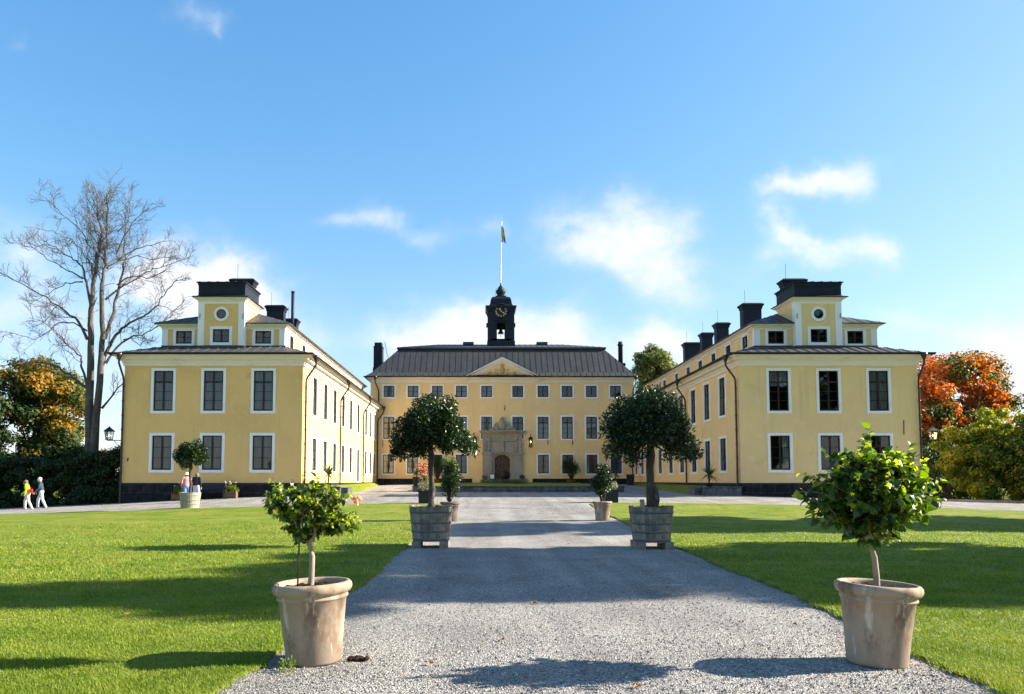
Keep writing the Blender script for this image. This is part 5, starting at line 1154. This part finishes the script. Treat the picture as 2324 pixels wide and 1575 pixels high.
tree('pale_tree', 'pale green tree rising behind the roof between main house and right wing', E_(25.0,104), 9, .5, [(-.3,0,17.0,3.9,3.5,3.2,30,1.15),(1,0,13.6,4.2,4,3,22,1.3)], 12000, .42, M_pale_leaf, 65)
tree('lilac_bush', 'tall yellow green bush right of the right wing, behind the picket fence', E_(33.2,50.0), 0, .1, [(0,0,2.9,2.7,2.2,2.3,40,.75),(1.4,0,4.9,2.0,1.8,1.5,22,.6),(-1.4,0,3.9,1.4,1.3,1.2,16,.5),(.6,-1.3,1.0,2.8,1.0,1.0,22,.6)], 32000, .19, M_shrub, 66, cat='bush')
tree('lilac_bush', 'larger dark shaded bush at the right edge of the picture', E_(37.2,48.2), 0, .1, [(0,0,2.8,3.8,2.8,2.6,48,.9),(.4,0,5.2,2.8,2,1.6,24,.8),(-2.6,-1.6,1.5,1.8,1.6,1.4,14,.6),(-1.0,-2.2,1.0,3.8,1.0,1.1,26,.65)], 24000, .2, [M_shrub, M_green_leaf], 67, lambda P: (rng.random(len(P)) < .55).astype(int), cat='bush')
tree('lilac_bush', 'green tree top beyond the bushes at the right edge', E_(46.5,58), 0, .1, [(0,0,4.4,4.2,3.4,3.6,40,1.1)], 12000, .25, M_green_leaf, 68, cat='bush')
def hedge(label, x0, x1, y0, y1, h0, h1, n, seed, m=M_hedge):
    g = np.random.default_rng(seed); C, Rr = [], []
    for k in range(int((x1-x0)*20)):
        x = g.uniform(x0,x1); y = g.uniform(y0,y1); h = np.interp(x,[x0,x1],[h0,h1]); z = g.uniform(.0,h-.25); C.append((x,y,g1(x,y)+z)); Rr.append(g.uniform(.32,.55))
    for k in range(int((x1-x0)*6)): x = g.uniform(x0,x1); y = g.uniform(y0,y1); h = np.interp(x,[x0,x1],[h0,h1]); C.append((x,y,g1(x,y)+h-.2+.15*math.sin(x*1.7))); Rr.append(.42)
    for k in range(int((x1-x0)*9)): C.append((g.uniform(x0,x1), y0+g.uniform(-.15,.5), g1(x0,y0)+g.uniform(.0,.9))); Rr.append(.42)
    P, N, _ = clump_leaves(C, Rr, int(n*1.25), .12, .1); o = put('hedge', diamonds('hedge', P-np.array([(x0+x1)/2,(y0+y1)/2,0]), N, .15, m, .7), None, ((x0+x1)/2,(y0+y1)/2,0)); tag(o, label, 'hedge'); return o
hedge('dark hedge behind the walking couple, below the golden tree', -34.5, -24.6, 46.3, 48.3, 3.3, 2.7, 46000, 71)
hedge('darkest taller hedge between the bare tree and the left wing corner', -24.7, -21.75, 46.0, 49, 3.0, 3.5, 21000, 72)
hedge('dark hedge closing the view behind the bushes on the right', 27.6, 48, 56, 58, 3.6, 4.2, 30000, 74)
tree('bright_bush', 'bright yellow green bush at the far left behind the dark hedge', E_(-34.5,50.5), 0, .1, [(0,0,2.8,2.6,1.2,2.0,28,.55)], 10000, .2, M_shrub, 73, cat='bush')
# distant trees and wood
for x_, y_, h_, m_, lb in ((-71,140,8.4,M_maple,'tiny distant orange tree behind the left bracket lantern'),(-68,150,9.5,M_hedge,'tiny distant dark tree touching the left wing corner')):
    tree('distant_tree', lb, E_(x_,y_), h_*.4, .2, [(0,0,h_*.66,2.6,2.4,h_*.3,14,.9)], 2500, .5, m_, 75+int(h_))
C, Rr = [], []; g_ = np.random.default_rng(5)
for k in range(420):
    s_ = -1 if k % 2 else 1; x_ = s_*g_.uniform(45,230); y_ = g_.uniform(150,200); C.append((x_, y_, g_.uniform(0,7.5))); Rr.append(g_.uniform(1.8,3.2))
for k in range(160): x_ = g_.uniform(-45,45); C.append((x_, g_.uniform(150,190), g_.uniform(0,7))); Rr.append(g_.uniform(2,3.2))
P, N, _ = clump_leaves(C, Rr, 26000, .4); tag(put('distant_wood', diamonds('distant_wood', P, N, 1.1, M_green_leaf)), 'far off dark green wood on the horizon', 'wood', kind='stuff')
# trees standing outside the picture to the right: their shade crosses the drive and lawns
SH = [(30.5,17.0,20.5,5.1,'one'),(32.5,28.0,18.5,3.7,'two'),(29.,12.7,11.5,3.2,'three')]
for i, (x_, y_, h_, r_, _) in enumerate(SH):
    tree('park_tree', 'tall leafy park tree outside the picture to the right', E_(x_,y_), h_*.36, .4, [(0,0,h_*.62,r_,r_,h_*.34,46,1.2),(-.5*r_*.5,-r_*.45,h_*.84,r_*.5,r_*.42,h_*.15,12,.8),(.2,r_*.35,h_*.80,r_*.6,r_*.45,h_*.15,14,.9),(.5,-.1,h_*.70,r_*.8,r_*.8,h_*.10,14,1.)], 25000, .42, M_green_leaf, 81+i, group='park trees out of frame')
# ------------------------------------------------------------------ the bare tree
def bare_tree():
    YT = 50.; K = YT/1700
    t = thing('bare_tree', 'tall leafless two stemmed tree beside the left wing', 'tree', E_(-25.9,YT)); L0 = wloc(t)
    def W(zx, zy, dy=0): px = zx*.2892; py = 394.7+zy*.2892; return np.array([(px-1093)*K, YT+dy, 1.6+(1090-py)*K])-np.array(L0)
    g = np.random.default_rng(17); mb = MB(); tw = MB()
    limbs = [  # stems and limbs: (points in tree space, r0, r1, depth drift)
     ([(705,2270),(695,1900),(685,1500),(680,1250),(675,1050),(690,850),(710,650),(722,560),(742,420),(700,300),(690,130)], .36,.03,0.),
     ([(750,2270),(760,1900),(785,1500),(790,1250),(770,950),(775,800),(795,700),(790,520),(800,300),(780,110)], .33,.03,-.6),
     ([(790,1280),(820,1150),(860,900),(870,750),(880,600),(860,400),(850,250),(870,110)], .20,.02,1.5),
     ([(795,1420),(890,1260),(980,1190),(1100,1140),(1200,1110),(1300,1010),(1400,910),(1460,850)], .17,.015,-2.),
     ([(805,1480),(880,1340),(1000,1250),(1060,1240),(1150,1180),(1250,1080),(1330,980)], .13,.015,1.),
     ([(940,1290),(1010,1280),(1100,1340),(1140,1310),(1220,1320)], .06,.012,-.8),
     ([(785,970),(870,870),(960,800),(1050,720),(1130,660),(1280,600),(1370,560)], .11,.012,2.),
     ([(880,850),(960,810),(1080,800),(1200,840),(1330,780),(1380,740)], .08,.012,-2.),
     ([(875,650),(960,570),(1080,510),(1200,470),(1290,460)], .08,.012,1.),
     ([(862,600),(930,470),(1010,370),(1100,290),(1200,230)], .08,.012,-1.),
     ([(800,700),(870,640),(1000,590),(1100,600),(1250,560),(1340,640)], .07,.01,2.),
     ([(800,720),(770,650),(690,560),(640,460),(570,380),(480,300),(430,240),(320,170)], .10,.012,-2.),
     ([(672,1010),(630,880),(600,780),(560,680),(480,620),(380,560),(300,500),(180,470),(50,515)], .15,.012,1.5),
     ([(655,1290),(600,1150),(520,1080),(420,1010),(300,930),(180,860),(80,810),(-20,720)], .15,.012,-2.),
     ([(688,860),(650,720),(620,640),(540,570),(450,470),(380,410),(260,350),(160,305)], .11,.012,2.5),
     ([(605,800),(540,760),(440,710),(340,640),(260,590),(130,560)], .08,.01,-1.5),
     ([(600,825),(500,820),(420,840),(290,900),(200,930),(100,1000)], .07,.01,1.),
     ([(720,600),(690,480),(620,380),(600,250),(575,100)], .07,.01,2.),
     ([(675,1680),(620,1643),(547,1576),(467,1516),(353,1483),(220,1490),(67,1523),(-60,1540)], .16,.012,-1.5),
     ([(672,1690),(613,1496),(587,1416),(520,1363),(460,1323),(400,1250),(320,1180),(220,1110),(110,1090)], .12,.012,1.),
     ([(787,1836),(860,1756),(953,1643),(1040,1560),(1110,1500)], .11,.012,-.5),
     ([(650,1220),(560,1160),(470,1180),(400,1250),(320,1320),(200,1280),(50,1330)], .08,.012,-2.),
     ([(742,420),(760,330),(830,230),(900,160)], .05,.01,1.),([(730,480),(690,400),(650,300),(660,180),(640,80)], .05,.01,-1.),
     ([(865,420),(950,330),(960,200),(940,120)], .05,.01,0.),([(790,500),(740,380),(715,200),(740,100)], .05,.01,1.5),
     ([(700,1010),(740,960),(700,1100),(690,1180)], .03,.01,-1.),([(790,1500),(880,1230),(880,1170)], .05,.03,-1.2),
     ([(1060,1240),(1040,1150),(1100,1020)], .03,.01,.5),([(410,1010),(360,1060),(300,1160),(180,1200)], .04,.01,0)]
    def grow(p, d, L, r, lev):
        n = 4 if lev < 2 else 3; pts = [p]; q = p.copy(); dd = d.copy()
        for i in range(n):
            dd = unit(dd + g.normal(size=3)*.24 + np.array([0,0,.10])); q = q + dd*L/n; pts.append(q.copy())
        (mb if r > .03 else tw).tube(pts, [r*(1-.75*i/n) for i in range(n+1)], 5 if lev < 1 else 3)
        if lev >= 3 or L < .30: return
        kids = (6,6,5)[lev]
        for k in range(kids):
            u_ = .25+.75*(k+.4+g.random()*.4)/kids; f = min(u_,.999)*n; a = int(f); s = pts[a]+(pts[a+1]-pts[a])*(f-a)
            dv = unit(pts[a+1]-pts[a]); sd = unit(np.cross(dv, g.normal(size=3))); ang = g.uniform(.45,.95)
            grow(s, unit(dv*math.cos(ang)+sd*math.sin(ang)), L*g.uniform(.42,.66), max(r*.5,.0085), lev+1)
    for li, (pts, r0, r1, dr) in enumerate(limbs):
        n = len(pts); P = [W(x,y, (0 if li < 2 else dr*(i/(n-1))) + (-.25 if li == 1 else 0)) for i, (x,y) in enumerate(pts)]
        Q = []
        for i in range(n-1):
            for k in range(3): u_ = k/3; Q.append(P[i]*(1-u_)+P[i+1]*u_ + g.normal(size=3)*.04*(i > 0))
        Q.append(P[-1]); m = len(Q)
        mb.tube(Q, [(r0+(r1-r0)*(i/(m-1))**.62)*(.95 if li < 2 else .78) for i in range(m)], 9 if r0 > .15 else 6)
        tot = sum(np.linalg.norm(Q[i+1]-Q[i]) for i in range(m-1)); ns = int(tot*1.75); st = .50 if li < 2 else .15
        for k in range(ns):
            u_ = st+(1-st)*(k+g.random())/ns; f = min(u_,.995)*(m-1); a = int(f); s = Q[a]+(Q[a+1]-Q[a])*(f-a); dv = unit(Q[a+1]-Q[a])
            sd = unit(np.cross(dv, g.normal(size=3)*np.array([1,1.3,1]))); ang = g.uniform(.5,1.1); Lb = min(2.3, .5+.30*tot)*g.uniform(.45,.9)*(1-.45*(u_-st))
            grow(s, unit(dv*math.cos(ang)+sd*math.sin(ang)+np.array([0,0,.12])), Lb, max(.010, min(.028, r0*.25)), 1)
    part('trunk', mb, M_bark, t, world=False); part('twigs', tw, M_twig, t, world=False)
bare_tree()
# ------------------------------------------------------------------ fence
M_darkwood = mat('dark_fence_wood', (.035,.028,.02), .9, .1)
fe = thing('picket_fence', 'low dark picket fence under the bush right of the right wing', 'fence', (29.2,47.4,g1(29.2,47.4)-.1))
f_ = MB(); [f_.box(-2.4+.15*k,-2.33+.15*k,-.02,.01,.12,1.02+.04*(k % 2)) for k in range(18)]; part('pickets', f_, M_darkwood, fe, world=False)
f_ = MB(); f_.box(-2.45,.25,.012,.05,.3,.38); part('rail', f_, M_darkwood, fe, world=False); f_ = MB(); f_.box(-2.45,.25,.012,.05,.78,.86); part('rail', f_, M_darkwood, fe, world=False)
for x_ in (-2.5,.3): f_ = MB(); f_.box(x_-.07,x_+.07,-.07,.07,-.2,1.2); part('post', f_, M_darkwood, fe, world=False)
# ------------------------------------------------------------------ people
def figure(label, loc, rot, segs, mats, extra=(), voxel=.016):
    mb = MB()
    for (a, b, r0, r1, m, sq) in segs:
        a, b = Vector(a), Vector(b)
        if (b-a).length < 1e-4: mb.ell(a, r0 if hasattr(r0,'__len__') else (r0,)*3, 0, 14, 10)
        else:
            mb.tube([a, a.lerp(b,.33), a.lerp(b,.67), b], [r0, r0*.62+r1*.38, r0*.3+r1*.7, r1], 12, cap=True); mb.ell(a,(r0*.98,)*3,0,10,7); mb.ell(b,(r1*.98,)*3,0,10,7)
    me = mb.mesh('person', mats); tmp = bpy.data.objects.new('tmp', me); COL.objects.link(tmp)
    rm = tmp.modifiers.new('r', 'REMESH'); rm.mode = 'VOXEL'; rm.voxel_size = voxel; rm.use_smooth_shade = True
    s = tmp.modifiers.new('s', 'SMOOTH'); s.factor = .5; s.iterations = 3
    dg = bpy.context.evaluated_depsgraph_get(); out_ = bpy.data.meshes.new_from_object(tmp.evaluated_get(dg)); bpy.data.objects.remove(tmp)
    out_.name = 'person'; out_.materials.clear()
    for m_ in mats: out_.materials.append(m_)
    ctr = np.array([p.center for p in out_.polygons]); best = np.full(len(ctr), 1e9); mi = np.zeros(len(ctr), int)
    for (a, b, r0, r1, m, sq) in segs:
        a, b = np.array(a, float), np.array(b, float); ab = b-a; L2 = ab@ab; r = np.mean(r0) if hasattr(r0,'__len__') else (r0+r1)/2
        t_ = np.clip(((ctr-a)@ab)/L2, 0, 1) if L2 > 1e-8 else np.zeros(len(ctr)); d = np.linalg.norm(ctr-(a+t_[:,None]*ab), axis=1)-r
        k = d < best; best[k] = d[k]; mi[k] = m
    out_.polygons.foreach_set('material_index', mi.astype(np.int32)); out_.polygons.foreach_set('use_smooth', np.full(len(ctr), True)); out_.update()
    o = put('person', out_, None, loc, rot); tag(o, label, 'person')
    for nm, fn, m_ in extra: e = MB(); fn(e); part(nm, e, m_, o, world=False)
    return o
# local frame: facing +X, Z up, height about 1.7
def body(stride=.22, lean=.05, armL=(.15,.1), armR=(.0,.05), H=1.7, head_dn=.03):
    s = []; k = H/1.7; hipz, shz = .90*k, 1.40*k
    for sd, fx in ((-1,stride),(1,-stride)):
        hip = (0,sd*.09,hipz); kn = (fx*.62+.05,sd*.09,.48*k); an = (fx-.02 if fx > 0 else fx-.06, sd*.085, .08)
        s += [(hip,kn,.108,.080,1,0),(kn,an,.080,.062,1,0),((an[0]-.05,an[1],.045),(an[0]+.15,an[1],.035),.042,.034,3,0)]
    s += [((0,0,hipz+.02),(0,0,hipz+.02),(.13,.175,.14),0,1,0),((lean*.4,0,1.10*k),(lean*.4,0,1.10*k),(.13,.175,.20),0,2,0),((lean,0,1.28*k),(lean,0,1.28*k),(.13,.195,.20),0,2,0),((lean*.2,0,.99*k),(lean*.2,0,.99*k),(.14,.185,.12),0,2,0)]
    s += [((lean,-.16,shz),(lean,.16,shz),.075,.075,2,0),((lean,0,shz),(lean+.04,0,1.50*k),.058,.055,0,0)]
    hd = (lean+.075, 0, 1.595*k-head_dn); s += [(hd,hd,(.098,.078,.115),0,0,0),((hd[0]+.085,0,hd[2]-.01),(hd[0]+.105,0,hd[2]-.03),.016,.016,0,0),((hd[0]+.05,0,hd[2]-.09),(hd[0]+.05,0,hd[2]-.09),(.045,.045,.035),0,0,0)]
    for sd in (-1,1): s.append(((hd[0]-.01,sd*.078,hd[2]-.01),(hd[0]-.01,sd*.082,hd[2]+.01),.018,.016,0,0))
    hands = []
    for sd, (e, w_) in ((-1,armL),(1,armR)):
        sh = (lean,sd*.20,shz-.01); el = (lean-.04+e*.5,sd*.25,1.12*k); wr = (lean+e+w_,sd*.23,.88*k+abs(e)*.12)
        s += [(sh,el,.058,.047,2,0),(el,wr,.046,.034,2,0)]
        h = np.array([wr[0]+.03,wr[1],wr[2]-.05]); s += [(tuple(h),tuple(h),(.035,.022,.05),0,0,0)]
        for q in range(4): s.append((tuple(h+[.018*(q-1.5),0,-.03]),tuple(h+[.018*(q-1.5)+.012,-sd*.012,-.085-.008*(q in (1,2))]),.009,.008,0,0))
        s.append((tuple(h+[.03,0,0]),tuple(h+[.055,-sd*.01,-.045]),.010,.009,0,0)); hands.append(h)
    return s, hd, hands
def hair(hd, sc=1.):
    def f(e): e.ell((hd[0]-.018*sc,hd[1],hd[2]+.03),(.108*sc,.092*sc,.105*sc),0,14,9); e.ell((hd[0]-.05,hd[1],hd[2]-.03),(.07*sc,.085*sc,.09*sc),0,12,8)
    return f
c = lambda n, col, r_=.8: mat(n, col, r_, .2, bump=(22,.01,.5))
M_lime = c('lime_jacket', (.42,.62,.03)); M_beige = c('beige_trousers', (.62,.55,.46)); M_navy = c('dark_blue_jacket', (.035,.06,.085)); M_ltgrey = c('pale_grey_trousers', (.50,.50,.56)); M_shoe = c('pale_shoes', (.5,.48,.46)); M_shoed = c('dark_shoes', (.05,.05,.055))
M_hairw = c('white_hair', (.68,.60,.47)); M_hairg = c('grey_brown_hair', (.17,.13,.105)); M_red = c('red_leather', (.50,.035,.03), .5); M_jeans = c('blue_jeans', (.12,.22,.42)); M_straw = c('straw', (.72,.55,.32))
M_floral = mat('pink_floral_shirt', (.62,.20,.20), .8, .2, noise=[(14,4,(.75,.52,.50),.5,.62,I3),(9,3,(.35,.06,.09),.58,.7,I3)])
M_stripe = mat('black_white_knit', (.02,.02,.025), .8, .2)
s_, hd, hands = body(.17, .07, (.22,.04), (.02,.0), 1.63, .05); X1, Y1_ = -25.05, 41.5
figure('person in a lime green jacket and beige trousers walking left with a red shoulder bag', (X1,Y1_,g1(X1,Y1_)-.01), R(197), s_, [M_skin, M_beige, M_lime, M_shoe], [('hair', hair(hd, 1.1), M_hairg)])
bag = MB(); cs, sn = math.cos(R(197)), math.sin(R(197)); T_ = lambda p: (X1+p[0]*cs-p[1]*sn, Y1_+p[0]*sn+p[1]*cs, g1(X1,Y1_)+p[2])
bag.obox(T_((-.16,.17,1.0)), (cs*.10,sn*.10,.0), (-sn*.06,cs*.06,0), (0,0,.115)); bt = tag(put('shoulder_bag', bag.mesh('shoulder_bag', M_red)), 'red shoulder bag hanging behind the person in the lime jacket', 'bag')
st = MB(); st.tube([T_(p) for p in ((-.17,.17,1.10),(-.10,.18,1.30),(.02,.14,1.455),(.10,.06,1.46),(.16,-.06,1.34),(.10,-.16,1.16))], .011, 5); part('strap', st, M_red, bt)
s_, hd, hands = body(.20, .05, (.10,.10), (.14,.10), 1.74, .02); X2, Y2_ = -24.72, 42.2
figure('white haired person in a dark blue jacket and pale grey trousers walking left', (X2,Y2_,g1(X2,Y2_)-.01), R(200), s_, [M_skin, M_ltgrey, M_navy, M_shoed], [('hair', hair(hd, 1.08), M_hairw)])
def hat(hd):
    def f(e): e.lathe([(.20,.0),(.19,.018),(.105,.03),(.10,.11),(.07,.135),(.001,.14)], 24, (hd[0]-.01,hd[1],hd[2]+.055)); e.lathe([(.20,0),(.001,.0)],24,(hd[0]-.01,hd[1],hd[2]+.055))
    return f
s_, hd, _ = body(.10, .02, (.05,.02), (.02,.02), 1.66, .06); X3, Y3_ = -16.35, 41.6
figure('person in a pink floral shirt, jeans and straw hat behind the small tub tree', (X3,Y3_,g1(X3,Y3_)-.01), R(120), s_, [M_skin, M_jeans, M_floral, M_shoe], [('hat', hat(hd), M_straw), ('hair', lambda e: e.ell((hd[0]-.04,hd[1],hd[2]-.04),(.075,.082,.085),0,12,8), M_hairg)])
s_, hd4, _ = body(.08, .02, (.05,.02), (.02,.02), 1.62, .04); X4, Y4_ = -15.92, 41.9
figure('person in a black and white knit behind the trunk of the small tub tree', (X4,Y4_,g1(X4,Y4_)-.01), R(80), s_, [M_skin, M_ltgrey, M_stripe, M_shoed], [('hair', hair(hd4, 1.1), M_hairg)])
# ------------------------------------------------------------------ grass blades, loose gravel, small litter
def grass():
    n = 300000; u_ = rng.random(n); ya, yb = 4.7, 26.; y = 1/(1/ya+u_*(1/yb-1/ya)); left = rng.random(n) < .56
    e = np.where(left, np.array([path_l(q) for q in np.linspace(4,27,470)])[np.clip(((y-4)/23*469).astype(int),0,469)], np.array([path_r(q) for q in np.linspace(4,27,470)])[np.clip(((y-4)/23*469).astype(int),0,469)])
    lim = np.where(left, -.69*y-.5, .75*y+.6); v_ = rng.random(n); x = e + (lim-e)*v_ + np.where(left, .06, -.06)*rng.normal(size=n)
    ok = np.where(left, x > lim, x < lim) & np.where(left, lim < e-.2, lim > e+.2); x, y = x[ok], y[ok]; n = len(x)
    tuf = .5+.5*np.sin(x*2.3+np.sin(y*1.7)*2)*np.sin(y*2.9+np.sin(x*1.3)*2); L = (.022+.022*rng.random(n))*(.7+.6*tuf)*np.clip(y/9,.9,1.4); w = .0040*np.clip(y/6,1,3.2)
    z = gz(x, y)+.03; B = np.stack([x,y,z],1); az = rng.random(n)*6.283; tilt = .3+.9*rng.random(n); d = np.stack([np.cos(az)*tilt, np.sin(az)*tilt, np.ones(n)],1); d = unit(d)
    s = np.stack([np.cos(az+1.57+rng.normal(size=n)*.5), np.sin(az+1.57), np.zeros(n)],1)*w[:,None]
    V = np.stack([B-s, B+s, B+d*L[:,None]], 1); tag(put('grass', cards('grass', V, M_blade)), 'short green blades of the mown lawns nearest the camera', 'grass', kind='stuff')
grass()
def stones():
    n = 26000; u_ = rng.random(n); y = 1/(1/4.7+u_*(1/17.-1/4.7)); yy_ = np.linspace(4,18,300); l = np.interp(y, yy_, [path_l(q) for q in yy_]); r_ = np.interp(y, yy_, [path_r(q) for q in yy_]); x = l+(r_-l)*rng.random(n); s = (.005+.010*rng.random(n)**2.5)[:,None]
    c_ = np.stack([x,y,gz(x,y)+.004],1); a = rng.random(n)*6.28; A = np.stack([np.cos(a),np.sin(a),.2*rng.normal(size=n)],1); Bv = np.stack([-np.sin(a),np.cos(a),.2*rng.normal(size=n)],1); U = np.array([0,0,1.])
    V = np.stack([c_+A*s*1.2, c_+Bv*s, c_-A*s, c_-Bv*s*.8, c_+U*s*.75, c_-U*s*.5],1).reshape(-1,3); b = (np.arange(n)*6)[:,None,None]; F = (b+np.array([[0,1,4],[1,2,4],[2,3,4],[3,0,4]])[None]).reshape(-1,3)
    tag(put('loose_gravel', indexed('loose_gravel', V, F, M_pebble, smooth=False)), 'loose pale stones scattered over the gravel drive', 'gravel', kind='stuff')
M_pebble = mat('pebble', (.3,.28,.26), .9, .25, rand=[(0,(.09,.085,.08)),(.4,(.20,.185,.17)),(.8,(.33,.305,.28)),(1,(.52,.49,.46))])
stones()
def leaf_on_ground(x, y, r_, a):
    m = MB(); vs = [(0,0,.004)]; n = 10
    for k in range(n): q = 2*math.pi*k/n; rr = r_*(1 if k % 2 else .6); vs.append((rr*math.cos(q)*1.1, rr*math.sin(q)*.8, .004+.012*(k % 3)))
    m.add(vs, [(0,1+k,1+(k+1)%n) for k in range(n)]); o = put('fallen_leaf', m.mesh('fallen_leaf', M_fallen), None, (x,y,g1(x,y)+.012), a); tag(o, 'brown fallen leaf lying on the gravel drive', 'leaf', 'fallen leaves on the gravel drive')
for x_, y_, r_ in ((.68,9.85,.05),(.95,10.1,.03),(-.45,6.62,.045),(1.2,5.9,.04),(.2,7.6,.035),(2.9,8.5,.04),(3.45,8.4,.035),(2.15,18.9,.06)): leaf_on_ground(x_, y_, r_, x_*9)
gl_ = random.Random(8)
for k in range(34):
    y_ = gl_.uniform(6.5, 26); x_ = -gl_.uniform(.20,.66)*y_ - 1.3 if k % 3 else gl_.uniform(.36,.7)*y_+1.6
    m = MB(); r_ = gl_.uniform(.02,.04); m.add([(r_*math.cos(q)*1.2, r_*math.sin(q), .01*(i % 2)) for i, q in enumerate((0,1.1,2.1,3.1,4.2,5.2))], [(0,1,2,3,4,5)])
    tag(put('fallen_leaf', m.mesh('fallen_leaf', M_fallen), None, (x_,y_,g1(x_,y_)+.075), k*1.1), 'small yellow brown leaf lying on the mown grass', 'leaf', 'fallen leaves on the lawns')
sc = MB(); g_ = random.Random(3)
sc.ell((0,0,0),(.08,.055,.02),0,14,7)
for k in range(40): a, b = max(-.07,min(.07,g_.gauss(0,.05))), max(-.045,min(.045,g_.gauss(0,.035))); sc.ell((a,b,.012+.012*g_.random()), (.02+.012*g_.random(),.018,.014), 0, 6, 4)
tag(put('soil_heap', sc.mesh('soil_heap', M_soil), None, (PL[0]+.39,PL[1]+.02,.0)), 'small spill of dark soil beside the left foreground pot', 'soil')
P, N, _ = clump_leaves([(0,0,.03)], [.08], 90, .2); tag(put('weed', leafmesh('weed', P, unit(N+[0,0,.4]), unit(rng.normal(size=P.shape)), .035, .014, M_shrub), None, (PL[0]-.14,PL[1]-.36,0)), 'little weed growing at the foot of the left foreground pot', 'weed')
